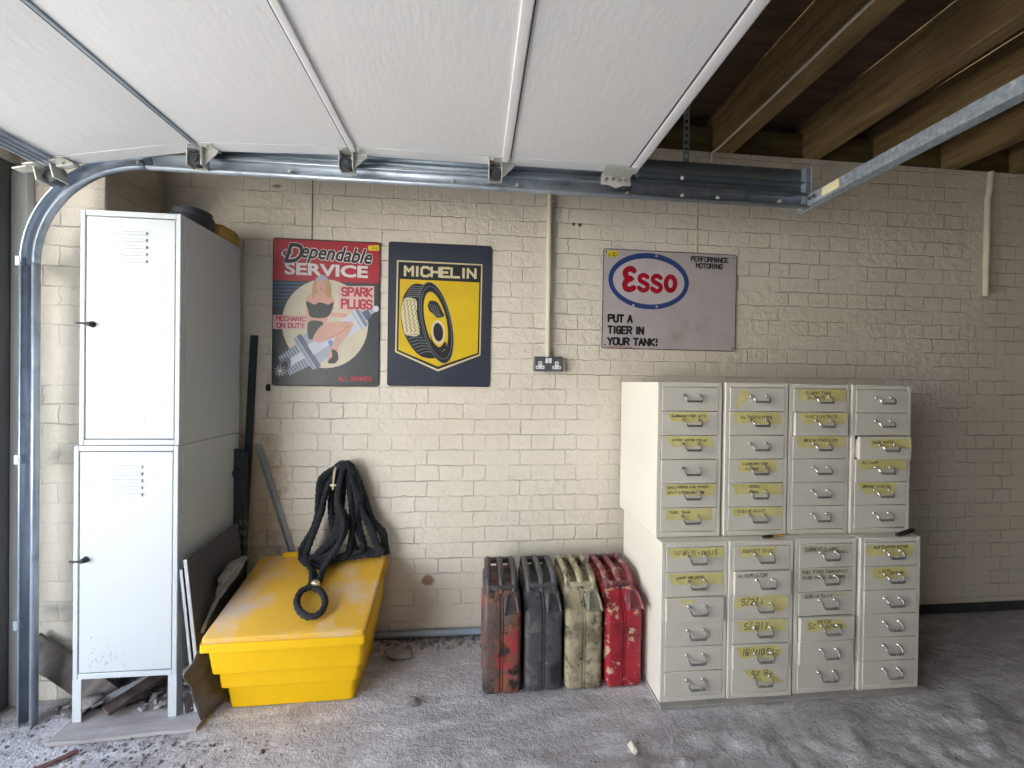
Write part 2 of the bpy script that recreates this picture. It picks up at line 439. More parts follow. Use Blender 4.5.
def text_polys(txt, bold=0.0, shear=0.0):
    cu = bpy.data.curves.new('txt', 'FONT'); cu.body = txt; cu.size = 1; cu.offset = bold; cu.shear = shear; cu.resolution_u = 3; cu.fill_mode = 'BOTH'
    ob = bpy.data.objects.new('txt', cu); C.objects.link(ob)
    dg = bpy.context.evaluated_depsgraph_get(); me = bpy.data.meshes.new_from_object(ob.evaluated_get(dg))
    vs_ = [(v.co.x, v.co.y) for v in me.vertices]; fs = [tuple(p.vertices) for p in me.polygons]
    bpy.data.objects.remove(ob); bpy.data.curves.remove(cu); bpy.data.meshes.remove(me)
    return vs_, fs

class Art:
    """flat printed artwork on a sign face; coordinates are metres from the sign's lower left corner, layers stack outward"""
    def __init__(s, mats): s.mb = MB(); s.names = list(mats); s.mats = [mats[k] for k in mats]
    def to3(s, p, layer=0): return (p[0], -.0004-.0002*layer, p[1])
    def nx(s): s.k = getattr(s, 'k', 0)+1; return .004*s.k
    def mi(s, c): return s.names.index(c)
    def poly(s, pts, c, layer):
        tri = tessellate_polygon([[Vector((p[0], p[1], 0)) for p in pts]])
        e = s.nx(); s.mb.add([s.to3(p, layer+e) for p in pts], [tuple(t) for t in tri], s.mi(c))
    def smooth(s, pts, c, layer, per=5): s.poly([(q.x, q.y) for q in spline([(p[0], p[1], 0) for p in pts], per, True)], c, layer)
    def rect(s, x0, z0, x1, z1, c, layer): s.poly([(x0, z0), (x1, z0), (x1, z1), (x0, z1)], c, layer)
    def ell(s, cx, cz, rx, rz, c, layer, rot=0, n=40, a0=0, a1=2*pi):
        full = abs(a1-a0-2*pi) < 1e-6
        pts = []
        for i in range(n if full else n+1):
            a = a0+(a1-a0)*i/n; x, z = rx*cos(a), rz*sin(a)
            pts.append((cx+x*cos(rot)-z*sin(rot), cz+x*sin(rot)+z*cos(rot)))
        s.poly(pts, c, layer)
    def line(s, pts, wd, c, layer, smooth=0):
        if smooth: pts = [(q.x, q.y) for q in spline([(p[0], p[1], 0) for p in pts], smooth)]
        stroke_ribbon(s.mb, pts, wd, s.to3, s.mi(c), layer+s.nx())
    def text(s, txt, x0, z0, x1, z1, c, layer, bold=.02, shear=0, rot=0, curve=0):
        vs_, fs = text_polys(txt, bold, shear)
        ax, bx = min(v[0] for v in vs_), max(v[0] for v in vs_); az, bz = min(v[1] for v in vs_), max(v[1] for v in vs_)
        q = []
        for x, z in vs_:
            u = (x-ax)/(bx-ax); t = (z-az)/(bz-az)
            X = x0+u*(x1-x0); Z = z0+t*(z1-z0)+curve*(1-(2*u-1)**2)+rot*(u-.5)
            q.append((X, Z))
        e = s.nx()
        for j, f in enumerate(fs): s.mb.add([s.to3(q[i], layer+e+.0015*(j % 40)) for i in f], [tuple(range(len(f)))], s.mi(c))
    def fat(s, txt, x0, z0, x1, z1, wd, c, layer): fat_text(s.mb, txt, x0, z0, x1, z1, wd, s.to3, s.mi(c), layer)
    def build(s, name, parent): return s.mb.build(name, s.mats, parent, smooth=0)

# ------------------------------------------------------------------ the room
def struct(o): o['kind'] = 'structure'; return o

ZC = 2.72            # underside of the ceiling boards
b = MB()
def floor_pt(u, v):
    x = -1.95+6.6*u; y = -4.0+4.02*v
    p = Vector((x, y, 0))
    near = min(1, max(0, (-.48-y)/.25))
    h = noise.noise(p*3)*.003+noise.noise(p*14)*.0022+noise.noise(p*38)*.0022*(.3+1.3*near)
    q = Vector((x*.8+y*.9, (y-x*.35)*2.6, 3.1))
    r = (max(0, noise.noise(q*5.0))*.034+max(0, noise.noise(q*13.0))*.018)*near*min(1, max(0, (x+.2)/.8))
    return (x, y, (h*(.25+.75*near)+r)-.0016)
b.grid(floor_pt, 560, 340)
b.box(-1.95, 4.65, -7.0, -3.999, -.03, 0)
struct(b.build('floor', M['floor'], smooth=180))

b = MB(); b.box(-1.95, 4.75, 0, .12, -.02, 2.5); struct(b.build('wall_back', M['brick']))
b = MB(); b.box(-1.95, -1.455, -.285, 0, -.02, 2.5); struct(b.build('wall_left_pier', M['brick'], bevel=.006))
b = MB(); b.box(-1.95, -1.76, -6.7, -.285, 2.08, 2.72); b.box(-1.95, -1.76, -6.7, -3.35, -.02, 2.08); b.box(-1.95, -1.76, -7.0, -6.7, -.02, 2.72)
b.box(-1.95, -1.76, -.285, .1, 2.5, 2.72)
struct(b.build('wall_left', M['brick']))
b = MB(); b.box(4.63, 4.75, -7.0, 0, -.02, 2.72); struct(b.build('wall_right', M['render']))
b = MB(); b.box(-1.95, 4.75, -7.12, -7.0, -.02, 2.72); struct(b.build('wall_front', M['render']))
b = MB(); b.box(-1.97, 4.75, -7.12, .3, ZC, ZC+.04); struct(b.build('ceiling', M['ceil']))
b = MB(); b.box(-1.95, 4.63, .09, .12, 2.5, ZC); struct(b.build('wall_back_top', M['ceil']))
b = MB(); b.box(-1.764, -1.708, -.312, -.285, 0, 2.05); struct(b.build('trim_1', M['post'], bevel=.003))
b = MB(); b.box(-1.95, -1.766, -.50, -.285, 0, 2.08); struct(b.build('trim_2', M['frame'], bevel=.003))
b = MB(); b.box(1.93, 4.63, -.012, 0, 0, .05); struct(b.build('baseboard_back', M['bitumen'], bevel=.003))
b = MB(); b.box(-40, -1.951, -30, 26, -.06, -.03); struct(b.build('ground_outside', M['outside']))

# ------------------------------------------------------------------ ceiling timbers
joists = [(1.245, .105, 'brown ceiling joist nearest the raised white door, pale cable along its lower edge'),
          (1.765, .08, 'brown ceiling joist second from the raised white door, above the end of the steel rail'),
          (2.19, .08, 'brown ceiling joist third from the raised white door, crossed by the zinc spreader bar'),
          (2.61, .08, 'brown ceiling joist fourth from the raised white door, right of the zinc spreader bar'),
          (3.05, .08, 'brown ceiling joist farthest right, in the dark top right corner')]
for k, (x, wd, lab) in enumerate(joists):
    b = MB(); b.box(x, x+wd, -6.99, .088, 2.502, 2.7205)
    tag(b.build('ceiling_joist', M['joist'], bevel=.006), lab, 'beam', 'joists bearing on the brick wall')
edges = [.55]+[j[0] for j in joists]
blk = ['dark timber block between ceiling joists, behind the perforated hanging strap',
       'olive timber block on the wall head between the first and second joists',
       'olive timber block on the wall head between the second and third joists',
       'olive timber block on the wall head between the third and fourth joists',
       'olive timber block on the wall head between the last two joists']
for k in range(5):
    x0 = edges[k]+(0.0 if k == 0 else joists[k-1][1]); x1 = edges[k+1]
    b = MB(); b.box(x0+.002, x1-.002, .02, .07, 2.501, 2.645)
    tag(b.build('timber_block', M['plate'], bevel=.004), blk[k], 'beam', 'timber blocks between the joists')

b = MB(); b.tube(spline([(1.222, -.012, 2.44), (1.226, -.014, 2.49), (1.236, -.06, 2.495), (1.240, -.35, 2.497), (1.237, -.8, 2.496), (1.240, -1.5, 2.497), (1.24, -2.6, 2.496)], 8), .0055, 8)
tag(b.build('cable', M['conduit']), 'pale thin cable running along the lower edge of a brown ceiling joist', 'cable')

# ------------------------------------------------------------------ the overhead door
YD0, YD1 = -.425, -3.35
ZD = 2.128
door = bpy.data.objects.new('door_1', None); C.objects.link(door); struct(door)
def section(x0, x1, z0, z1):
    """one insulated section; z0 / z1 = underside height at its left and right end"""
    b = MB(); t = .042
    b.add([(x0, YD0, z0), (x1, YD0, z1), (x1, YD1, z1), (x0, YD1, z0), (x0, YD0, z0+t), (x1, YD0, z1+t), (x1, YD1, z1+t), (x0, YD1, z0+t)],
          [(0, 1, 2, 3), (4, 7, 6, 5), (0, 4, 5, 1), (1, 5, 6, 2), (2, 6, 7, 3), (3, 7, 4, 0)])
    p = b.build('door_panel', M['door'], door, bevel=.004)
    c = MB(); k = .0022
    for ya, yb in ((YD0-.001, YD0-.055), (YD1+.001, YD1+.055)):
        c.add([(x0+.012, ya, z0-k), (x1-.012, ya, z1-k), (x1-.012, yb, z1-k), (x0+.012, yb, z0-k),
               (x0+.012, ya, z0-.0002), (x1-.012, ya, z1-.0002), (x1-.012, yb, z1-.0002), (x0+.012, yb, z0-.0002)],
              [(0, 1, 2, 3), (4, 7, 6, 5), (0, 4, 5, 1), (1, 5, 6, 2), (2, 6, 7, 3), (3, 7, 4, 0)])
    c.build('end_cap', M['door_trim'], p, bevel=.0008)
    return p
section(.108, .600, ZD, ZD); section(-.462, .102, ZD, ZD); section(-1.003, -.468, ZD-.020, ZD); section(-1.49, -1.009, 2.022, ZD-.022)
def seam(x, wd, mat, dark, drop=.007, ZD=ZD):
    b = MB(); b.prism(fillet([(x-wd/2, ZD+.004), (x-wd/2, ZD-drop), (x+wd/2, ZD-drop), (x+wd/2, ZD+.004)], .004, 3), 'y', YD0-.03, YD1+.03)
    o = b.build('section_joint', M[mat], door)
    if dark:
        c = MB(); c.box(x+wd/2*dark, x+wd/2*dark+.0035*dark, YD0-.03, YD1+.03, ZD-.004, ZD+.002)
        c.build('joint_seal', M['door_dark'], o)
seam(.106, .030, 'door_trim', 1); seam(-.464, .024, 'door_trim', -1); seam(-1.006, .014, 'galv_dull', -1, .005, ZD-.020)
b = MB(); b.prism(fillet([(.600, ZD+.045), (.600, ZD-.006), (.640, ZD-.006), (.640, ZD+.045)], .006, 3), 'y', YD0-.002, YD1)
ej = b.build('top_rail', M['door_trim'], door)
c = MB(); c.box(.5965, .6000, YD0-.002, YD1, ZD-.0045, ZD+.001); c.build('rail_seal', M['door_dark'], ej)
# bottom rail and rubber seal at the left end
sl = (ZD-2.058)/.494
b = MB(); b.prism([(-1.528, 2.070), (-1.530, 2.006), (-1.518, 2.004), (-1.462, 2.0165), (-1.462, 2.025), (-1.490, 2.021), (-1.490, 2.066)], 'y', YD0+.004, YD1)
br_ = b.build('bottom_rail', M['galv'], door)
b = MB()
for xx in (-1.515, -1.496, -1.478): b.box(xx, xx+.004, YD0, YD1, 2.0005+(xx+1.518)*.22, 2.0075+(xx+1.518)*.22)
b.build('rail_rib', M['galv_dull'], br_)
b = MB(); b.tube([(-1.542, YD0, 2.026), (-1.542, YD1, 2.026)], .013, 10); b.build('bottom_seal', M['door_dark'], door)

def roller(x, z, tilt=0):
    """a hinge bracket with its roller: cheeks, wing plate, bolts and wheel"""
    rot = Matrix.Rotation(tilt, 3, 'Y')
    b = MB()
    b.box(-.048, .050, -.052, .010, .030, .034)                    # foot under the section end
    b.box(-.046, -.042, -.030, .012, -.036, .032)                   # left cheek
    b.box(.004, .0075, -.032, .012, -.036, .032)                    # right cheek
    b.prism([(.0075, -.030), (.055, .022), (.055, .032), (.0075, .032)], 'y', -.016, -.0135)   # wing
    b.prism([(.0075, .008), (.046, .008), (.046, .011), (.0075, .011)], 'y', -.0165, -.014)
    b.box(-.046, .0075, .008, .012, -.036, .030)
    for px_ in (-.030, .030): b.lathe([(0, .026), (.006, .026), (.007, .030)], (px_, -.040, 0), 'z', 6)
    for p in range(len(b.v)): b.v[p] = tuple(rot @ Vector(b.v[p])+Vector((x, -.427, z)))
    o = b.build('hinge_bracket', M['bracket'], door, bevel=.0008)
    c = MB(); c.lathe([(0, -.030), (.010, -.030), (.011, -.026), (.020, -.026), (.023, -.022), (.023, -.004), (.019, .001), (0, .001)], (-.018, 0, -.012), 'y', 20)
    c.lathe([(0, .0), (.005, .0), (.005, .028), (0, .028)], (-.018, 0, -.012), 'y', 10)
    for p in range(len(c.v)): c.v[p] = tuple(rot @ Vector(c.v[p])+Vector((x, -.427, z)))
    c.build('roller_wheel', M['nylon'], o)
roller(-1.000, ZD-.054); roller(-.472, ZD-.034); roller(.086, ZD-.034)
# flat top bracket with bolts at the right end
b = MB(); b.box(.50, .625, -.475, -.405, ZD-.009, ZD-.0055); b.box(.50, .625, -.409, -.405, ZD-.045, ZD-.0055)
b.prism([(.535, ZD-.045), (.590, ZD-.045), (.562, ZD-.058)], 'y', -.409, -.405)
tb = b.build('top_bracket', M['bracket'], door, bevel=.001)
for k in range(4):
    c = MB(); c.lathe([(0, -.010), (.007, -.010), (.008, -.004), (.008, 0), (0, 0)], (.520+.028*k, -.409, ZD-.026+.004*(k % 2)), 'y', 8); c.build('bolt', M['chrome'], tb)
c = MB(); c.lathe([(0, -.02), (.018, -.02), (.021, -.014), (.021, .004), (0, .004)], (.612, -.385, ZD-.040), 'y', 18); c.build('roller_wheel', M['nylon'], tb)
# corner bracket and roller at the bottom of the door, riding in the bend
b = MB()
A = Matrix.Translation((-1.492, 0, 2.008)) @ Matrix.Rotation(-.22, 4, 'Y')
b.box(-.065, .070, -.478, -.420, .000, .004)
b.box(-.048, -.043, -.462, -.408, -.048, .002); b.box(.006, .011, -.462, -.408, -.048, .002)
b.box(-.105, -.060, -.470, -.436, -.004, .001); b.box(.02, .075, -.455, -.440, -.010, .0)
b.v = [tuple(A @ Vector(p)) for p in b.v]
cb = b.build('corner_bracket', M['bracket'], door, bevel=.001)
c = MB(); c.lathe([(0, -.036), (.012, -.036), (.021, -.031), (.024, -.024), (.024, .0), (0, .0)], (-.018, -.406, -.026), 'y', 20); c.v = [tuple(A @ Vector(p)) for p in c.v]; c.build('roller_wheel', M['nylon'], cb)
for px_ in (-.045, -.015, .045):
    c = MB(); c.lathe([(0, -.007), (.006, -.007), (.007, 0), (0, 0)], (px_, -.452, 0), 'z', 8); c.v = [tuple(A @ Vector(p)) for p in c.v]; c.build('bolt', M['chrome'], cb)

# ------------------------------------------------------------------ door track (pushes as one piece)
track = empty('door_track', (-1.60, -.39, 0), 'galvanised steel door track bending from the left post along the brick wall', 'track')
T0 = Vector((-1.60, -.39, 0))
XV, ZH, RAD = -1.576, 2.037, .36
def sweep(name, prof, path, mat, solid=.0022, smooth=40):
    """path = list of (x, z, normal); prof = list of (outward offset, y)"""
    b = MB(); k = len(prof)
    vs_ = [(x+n[0]*d-T0.x, y-T0.y, z+n[1]*d) for (x, z, n) in path for (d, y) in prof]
    fs = [(i*k+j, i*k+j+1, (i+1)*k+j+1, (i+1)*k+j) for i in range(len(path)-1) for j in range(k-1)]
    b.add(vs_, fs); return b.build(name, M[mat], track, solid=solid, smooth=smooth)
prof = [(.012, -.412), (.006, -.413), (.002, -.410), (.0, -.404), (.001, -.396), (.006, -.390), (.012, -.385), (.020, -.379), (.034, -.377), (.048, -.379), (.056, -.384), (.060, -.391), (.0615, -.400), (.058, -.406), (.052, -.406)]
arc = [(XV+RAD*(1-cos(a)), ZH-RAD*(1-sin(a)), (-cos(a), sin(a))) for a in [pi/2*i/20 for i in range(21)]]
sweep('vertical_rail', prof, [(XV, .0, (-1, 0)), (XV, ZH-RAD-.002, (-1, 0))], 'galv')
sweep('curved_rail', prof, arc, 'galv')
sweep('horizontal_rail', prof, [(XV+RAD+.002, ZH, (0, 1)), (1.405, ZH, (0, 1))], 'galv')
for nm, z0, x0 in (('upper_rail', 2.100, -1.10),):
    p2 = [(.006, -.400), (.0, -.398), (.0, -.380), (.012, -.376), (.024, -.376), (.026, -.380), (.030, -.380), (.032, -.376), (.044, -.376), (.050, -.382), (.052, -.398), (.047, -.401)]
    sweep(nm, p2, [(x0, z0, (0, 1)), (1.425, z0, (0, 1))], 'galv_dull')
p3 = [(.0, -.378), (.062, -.378), (.063, -.348), (.058, -.346)]
sweep('angle_rail', p3, [(-1.10, 2.153, (0, 1)), (1.425, 2.153, (0, 1))], 'galv_dull')
b = MB()
for zz, h in ((2.037, .06), (2.1, .052), (2.154, .062)): b.box(1.405-T0.x, 1.428-T0.x, -.405-T0.y, -.372-T0.y, zz+.002, zz+h-.002)
b.box(1.428-T0.x, 1.431-T0.x, -.41-T0.y, -.34-T0.y, 2.035, 2.218)
b.build('end_plate', M['galv'], track, bevel=.001)
for x, z in ((-1.255, 2.052), (-.72, 2.05), (-.10, 2.05), (.16, 2.05), (.62, 2.05), (.86, 2.05), (.86, 2.125), (1.02, 2.05), (.66, 2.125), (1.30, 2.05)):
    b = MB(); b.lathe([(0, -.007), (.006, -.006), (.009, -.001), (.009, .006), (0, .006)], (x-T0.x, -.388-T0.y, z+.018), 'y', 10); b.build('bolt', M['bracket'], track)
for zz in (1.665, .95, .35):
    b = MB(); b.box(-1.648-T0.x, -1.632-T0.x, -.408-T0.y, -.362-T0.y, zz, zz+.035); b.lathe([(0, -.008), (.008, -.008), (.009, 0), (0, 0)], (-1.664-T0.x, -.365-T0.y, zz+.018), 'y', 8)
    b.box(-1.68-T0.x, -1.632-T0.x, -.3655-T0.y, -.362-T0.y, zz, zz+.035)
    b.build('wall_bracket', M['galv_dull'], track, bevel=.001)
b = MB()
for dx in (-.012, .008): b.box(.892+dx-T0.x, .898+dx-T0.x, -.352-T0.y, -.349-T0.y, 2.17, 2.718)
k = 0
while 2.17+.03*k < 2.70:
    b.box(.886-T0.x, .900-T0.x, -.352-T0.y, -.349-T0.y, 2.175+.03*k, 2.187+.03*k); k += 1
b.build('hanging_strap', M['galv_dull'], track)

bar = empty('spreader_bar', (1.40, -.42, 2.04), 'long zinc angle bar running overhead from the end of the door track', 'bar')
b = MB(); b.prism([(0, 0), (.045, 0), (.045, .004), (.004, .004), (.004, .046), (0, .046)], 'y', 0, -2.9); b.build('angle_bar', M['galv_spangle'], bar, bevel=.001)
b = MB(); b.box(-.006, -.0005, -.15, -.075, .006, .040); b.build('paper_label', M['tape_pale'], bar)
for k in range(2):
    b = MB(); b.lathe([(0, -.010), (.007, -.010), (.008, 0), (0, 0)], (-.006, -.025-.022*k, .02), 'x', 8); b.build('bolt', M['chrome'], bar)

# ------------------------------------------------------------------ conduits and socket
pipe = empty('conduit_pipe', (.362, -.02, 1.40), 'cream painted conduit dropping from the door track to the double socket', 'pipe')
b = MB(); b.tube([(0, 0, -.002), (0, 0, 1.09)], .0125, 14); b.build('tube', M['conduit'], pipe)
for zz in (.76,):
    b = MB(); b.box(-.028, .028, .010, .019, zz, zz+.016); b.tube([(0, 0, zz), (0, 0, zz+.016)], .0150, 14); b.build('saddle_clip', M['conduit'], pipe)
sk = empty('wall_socket', (.3625, -.0005, 1.362), 'grey metal double wall socket under the cream conduit', 'socket')
b = MB(); b.box(-.073, .073, -.040, 0, -.036, .038); b.build('back_box', M['socket'], sk, bevel=.006, seg=3)
b = MB(); b.box(-.071, .071, -.0435, -.0402, -.034, .036); fp = b.build('face_plate', M['socket'], sk, bevel=.002)
for sx in (-.043, .041):
    b = MB(); b.prism(fillet([(sx-.022, -.024), (sx+.022, -.024), (sx+.022, -.008), (sx+.009, -.008), (sx+.009, .014), (sx-.009, .014), (sx-.009, -.008), (sx-.022, -.008)], .003, 2), 'y', -.0450, -.0430, 0)
    b.box(sx-.0025, sx+.0025, -.0455, -.0445, -.001, .008, 1)
    for q in (-.013, .013): b.box(sx+q-.004, sx+q+.004, -.0455, -.0445, -.019, -.0155, 1)
    b.build('outlet', [M['white_plastic'], M['gap']], fp)
for sx in (-.009, .008):
    b = MB(); b.box(sx-.007, sx+.007, -.0475, -.0432, .006, .031, rot=Matrix.Rotation(.12, 3, 'X')); b.build('switch', M['white_plastic'], fp, bevel=.0015)

p2 = empty('conduit_pipe', (2.857, -.021, 1.79), 'wall-coloured conduit stub high on the wall above the right end of the cabinets', 'pipe')
b = MB(); b.tube([(0, .004, 0), (0, .004, .55), (.016, .004, .60), (.016, .004, .70)], .014, 12); b.build('tube', M['conduit'], p2)
b = MB(); b.tube([(-.47, -.02, .027), (.735, -.02, .027)], .016, 12)
tag(b.build('skirting_pipe', M['pipe']), 'blue-grey pipe along the foot of the wall between yellow bin and cabinets', 'pipe')
b = MB(); b.box(-.991, -.976, -.006, 0, 1.212, 1.245); b.tube(spline([(-.9835, -.004, 1.238), (-.9835, -.016, 1.236), (-.9835, -.018, 1.222), (-.9835, -.010, 1.216)], 5), .005, 8)
tag(b.build('wall_clip', M['black_metal'], bevel=.001), 'small black clip on the wall below the left corner of the red sign', 'clip')

# ------------------------------------------------------------------ lockers
def locker(name, loc, label, W, H, D, legs, x_rot=0):
    t = empty(name, loc, label, 'locker', 'white steel lockers', x_rot)
    z0 = legs
    b = MB()
    b.box(0, W, .024, D, z0, H)                                   # carcass behind the frame
    st, rl = .017, .020
    b.box(0, st, 0, .024, z0, H); b.box(W-st, W, 0, .024, z0, H)
    b.box(st, W-st, 0, .024, H-rl, H); b.box(st, W-st, 0, .024, z0, z0+rl)
    body = b.build('carcass', [M['locker']], t, bevel=.0025)
    dx0, dx1, dz0, dz1 = st+.003, W-st-.003, z0+rl+.003, H-rl-.003
    b = MB(); b.box(dx0, dx1, .0015, .022, dz0, dz1)
    d = b.build('door', M['locker'], t, bevel=.002)
    cx = (dx0+dx1)/2
    for k in range(5):
        zz = dz1-.048-.0255*k
        b = MB(); b.prism([(.0016, zz), (-.0030, zz-.003), (-.0040, zz-.006), (-.0025, zz-.0115), (.0016, zz-.013)], 'x', cx-.054, cx+.054)
        b.build('louvre', M['locker'], d, bevel=.001)
    hz = dz0+(dz1-dz0)*.515
    b = MB(); b.lathe([(0, -.020), (.006, -.019), (.0085, -.016), (.010, -.004), (.012, 0), (.012, .002), (0, .002)], (dx0+.022, .0015, hz), 'y', 16)
    b.tube([(dx0+.022, -.016, hz), (dx0-.004, -.020, hz+.001), (dx0-.013, -.019, hz+.0015)], .0042, 8)
    b.build('turn_handle', M['black_metal'], d, bevel=.0005)
    for k in range(0):
        b = MB(); b.cyl((W-.008, -.003, dz0+.1+k*(dz1-dz0-.2)-.02), (W-.008, -.003, dz0+.1+k*(dz1-dz0-.2)+.02), .004, 8); b.build('hinge', M['locker'], d)
    if legs:
        for sx, x0 in ((1, 0), (-1, W)):
            for sy, y0 in ((1, 0), (-1, D)):
                b = MB(); t_ = .003; L = .030
                b.prism([(x0, y0), (x0+sx*L, y0), (x0+sx*L, y0+sy*t_), (x0+sx*t_, y0+sy*t_), (x0+sx*t_, y0+sy*L), (x0, y0+sy*L)], 'z', 0, z0+.001)
                b.build('leg', M['locker'], t, bevel=.0008)
    return t, d
Lw, Ld = .338, .372
lo, lod = locker('locker', (-1.440, -.421, .0145), 'lower white steel locker standing on short legs over rubble and planks', .352, 1.005, Ld, .155)
up, upd = locker('locker', (-1.425, -.419, 1.0215), 'upper white steel locker stacked on the lower one, faint red scribble on its door', Lw, .852, Ld, 0)
b = MB()
to3 = lambda p, l: (p[0], .0011, p[1])
for pts in ([(.205, .105), (.222, .085), (.215, .07), (.228, .06)], [(.225, .112), (.214, .075)], [(.20, .08), (.235, .072)]): stroke_ribbon(b, pts, .0022, to3)
b.build('scribble', flat('faint_red_crayon', 'DDB3B0', .8), upd, smooth=0)
# rust scuffs low on the lower door
b = MB(); rg = random.Random(3)
for k in range(30):
    x = .05+rg.random()**1.5*.13; z = .20+abs(rg.gauss(0, .055)); s_ = rg.uniform(.0012, .0036)
    b.add([to3((x+s_*cos(a*1.05)*rg.uniform(.5, 1.4), z+s_*1.5*sin(a*1.05)*rg.uniform(.5, 1.4)), 0) for a in range(6)], [tuple(range(6))])
b.build('paint_chips', flat('rust_grey_chip', 'A5A2A2', .8), lod, smooth=0)

tub = empty('plastic_tub', (-1.172, -.232, 1.8742), 'black round plastic tub upside down on top of the upper locker', 'tub')
b = MB(); b.lathe([(0, .083), (.060, .083), (.067, .079), (.071, .010), (.079, .008), (.081, .003), (.079, 0), (.073, 0), (.067, .06), (0, .07)], (0, 0, 0), 'z', 32); b.build('shell', M['tub'], tub)
b = MB(); b.lathe([(.0688, .060), (.073, .058), (.073, .052), (.0695, .050)], (0, 0, 0), 'z', 32); b.build('band', M['tub'], tub)
b = MB()
def sponge(u, v):
    a = 2*pi*u; p = -pi/2+pi*v; e = .45
    f = lambda t: math.copysign(abs(t)**e, t)
    x, y, z = .058*f(cos(a))*f(cos(p)), .072*f(sin(a))*f(cos(p)), .034*f(sin(p))+.034
    n = noise.noise(Vector((x*30, y*30, z*30)))*.004
    return (x*(1+n*8), y*(1+n*8), max(0, z+n if z > .002 else z))
b.grid(sponge, 32, 18)
tag(b.build('sponge', M['sponge'], None, (-1.150, -.105, 1.8742)), 'yellow foam sponge behind the black tub on the upper locker', 'sponge')
# ------------------------------------------------------------------ boards and bars leaning by the lockers
def lean_sheet(name, label, p0, p1, q0, q1, th, mats, cat):
    """a board between bottom edge p0-p1 and top edge q0-q1, thickness th towards -x, pale edge strip as part"""
    P = [Vector(p) for p in (p0, p1, q1, q0)]
    n = (P[1]-P[0]).cross(P[3]-P[0]).normalized()*th
    if n.x > 0: n = -n
    b = MB(); b.add(P+[p+n for p in P], [(0, 1, 2, 3), (4, 7, 6, 5), (0, 4, 5, 1), (1, 5, 6, 2), (2, 6, 7, 3), (3, 7, 4, 0)])
    o = b.build(name, mats[0], bevel=.001); tag(o, label, cat, 'boards leaning on the lower locker')
    d = (P[0]-P[1]).normalized()*.0025
    b = MB(); ed = [P[0]+d*.2, P[3]+d*.2, P[3]+n+d*.2, P[0]+n+d*.2]
    b.add(ed+[p+d for p in ed], [(0, 1, 2, 3), (4, 7, 6, 5), (0, 4, 5, 1), (1, 5, 6, 2), (2, 6, 7, 3), (3, 7, 4, 0)])
    b.build('edge_strip', mats[1], o)
    return o
lean_sheet('board', 'charcoal board leaning on the locker side, the front one beside the yellow bin', (-1.003, -.405, .004), (-.985, -.115, .004), (-1.052, -.425, .600), (-1.048, -.120, .622), .012, (M['dark_board'], M['pale_edge']), 'board')
lean_sheet('board', 'charcoal board leaning behind another one, directly against the locker side', (-1.026, -.402, .004), (-1.008, -.115, .004), (-1.072, -.418, .560), (-1.068, -.120, .570), .010, (M['dark_board'], M['pale_edge']), 'board')

b = MB(); b.box(-1.062, -1.030, -.016, -.004, 0.0, 1.475)
for p in range(len(b.v)):
    x, y, z = b.v[p]; b.v[p] = (x-.040*(1-z/1.475), y-.035*(1-z/1.475), z)
tag(b.build('rubber_strip', M['black_bar'], bevel=.002), 'tall narrow black strip leaning upright on the brick wall beside the locker', 'strip')
plk = empty('plank', (-1.085, -.075, 0), 'dark plank with a hook standing behind the yellow bin beside the locker', 'plank')
b = MB(); b.prism([(-.012, 0), (.048, 0), (.046, .93), (-.004, .95)], 'y', -.012, .010)
b.build('board', M['black_bar'], plk, bevel=.002)
b = MB(); b.tube(spline([(.012, -.013, .855), (.012, -.034, .857), (.012, -.042, .842), (.012, -.034, .828), (.012, -.022, .832)], 5), .0035, 8); b.lathe([(0, -.016), (.011, -.015), (.012, -.012), (0, -.012)], (.012, 0, .855), 'y', 12)
b.build('hook', M['black_metal'], plk)
b = MB(); t3 = lambda p, l: (p[0], -.0128, p[1])
rg = random.Random(11)
for k in range(5): handwrite(b, ''.join(rg.choice('ABEHKMRW') for _ in range(3)), .004, .60-.045*k, .026, .0024, t3, 0, rg)
b.build('chalk_marks', flat('pale_chalk', '8E8A88', .9), plk, smooth=0)
b = MB()
def lbar(p0, p1, a=.026, t=.003):
    P0, P1 = Vector(p0), Vector(p1)
    pr = [(0, 0), (a, 0), (a, -t), (t, -t), (t, -a*.8), (0, -a*.8)]
    b.loft([[P0+Vector((x, y, 0)) for x, y in pr], [P1+Vector((x, y, 0)) for x, y in pr]])
lbar((-.742, -.0035, .0), (-1.036, -.0035, .958))
tag(b.build('angle_iron', M['grey_bar'], bevel=.0006), 'grey angle iron leaning sideways on the wall behind the yellow bin', 'bar')

# ------------------------------------------------------------------ grit bin
gb = empty('grit_bin', (-.697, -.245, 0), 'yellow plastic grit bin with a sloping weathered lid against the wall', 'bin', None, R(1.0))
def ring(hw, yf, yb, zf, zb, r=.022, seg=4):
    pts = fillet([(-hw, yf), (hw, yf), (hw, yb), (-hw, yb)], r, seg)
    return [(x, y, zf+(zb-zf)*(y-yf)/(yb-yf)) for x, y in pts]
b = MB()
rings = [ring(.228, -.126, .190, 0.004, 0.004), ring(.232, -.130, .192, .0, .0), ring(.240, -.142, .196, .095, .115), ring(.254, -.158, .198, .098, .120),
         ring(.260, -.164, .200, .165, .225), ring(.272, -.180, .201, .168, .230), ring(.279, -.187, .202, .232, .34), ring(.282, -.190, .203, .270, .400)]
b.loft(rings); b.build('body', M['bin'], gb, smooth=30, bevel=.003)
b = MB()
rings = [ring(.289, -.212, .212, .274, .392, .012), ring(.291, -.214, .213, .276, .394, .014), ring(.287, -.210, .212, .320, .436, .014), ring(.281, -.204, .208, .325, .440, .016)]
b.loft(rings); lid = b.build('lid', M['lid'], gb, smooth=30, bevel=.002)
b = MB()
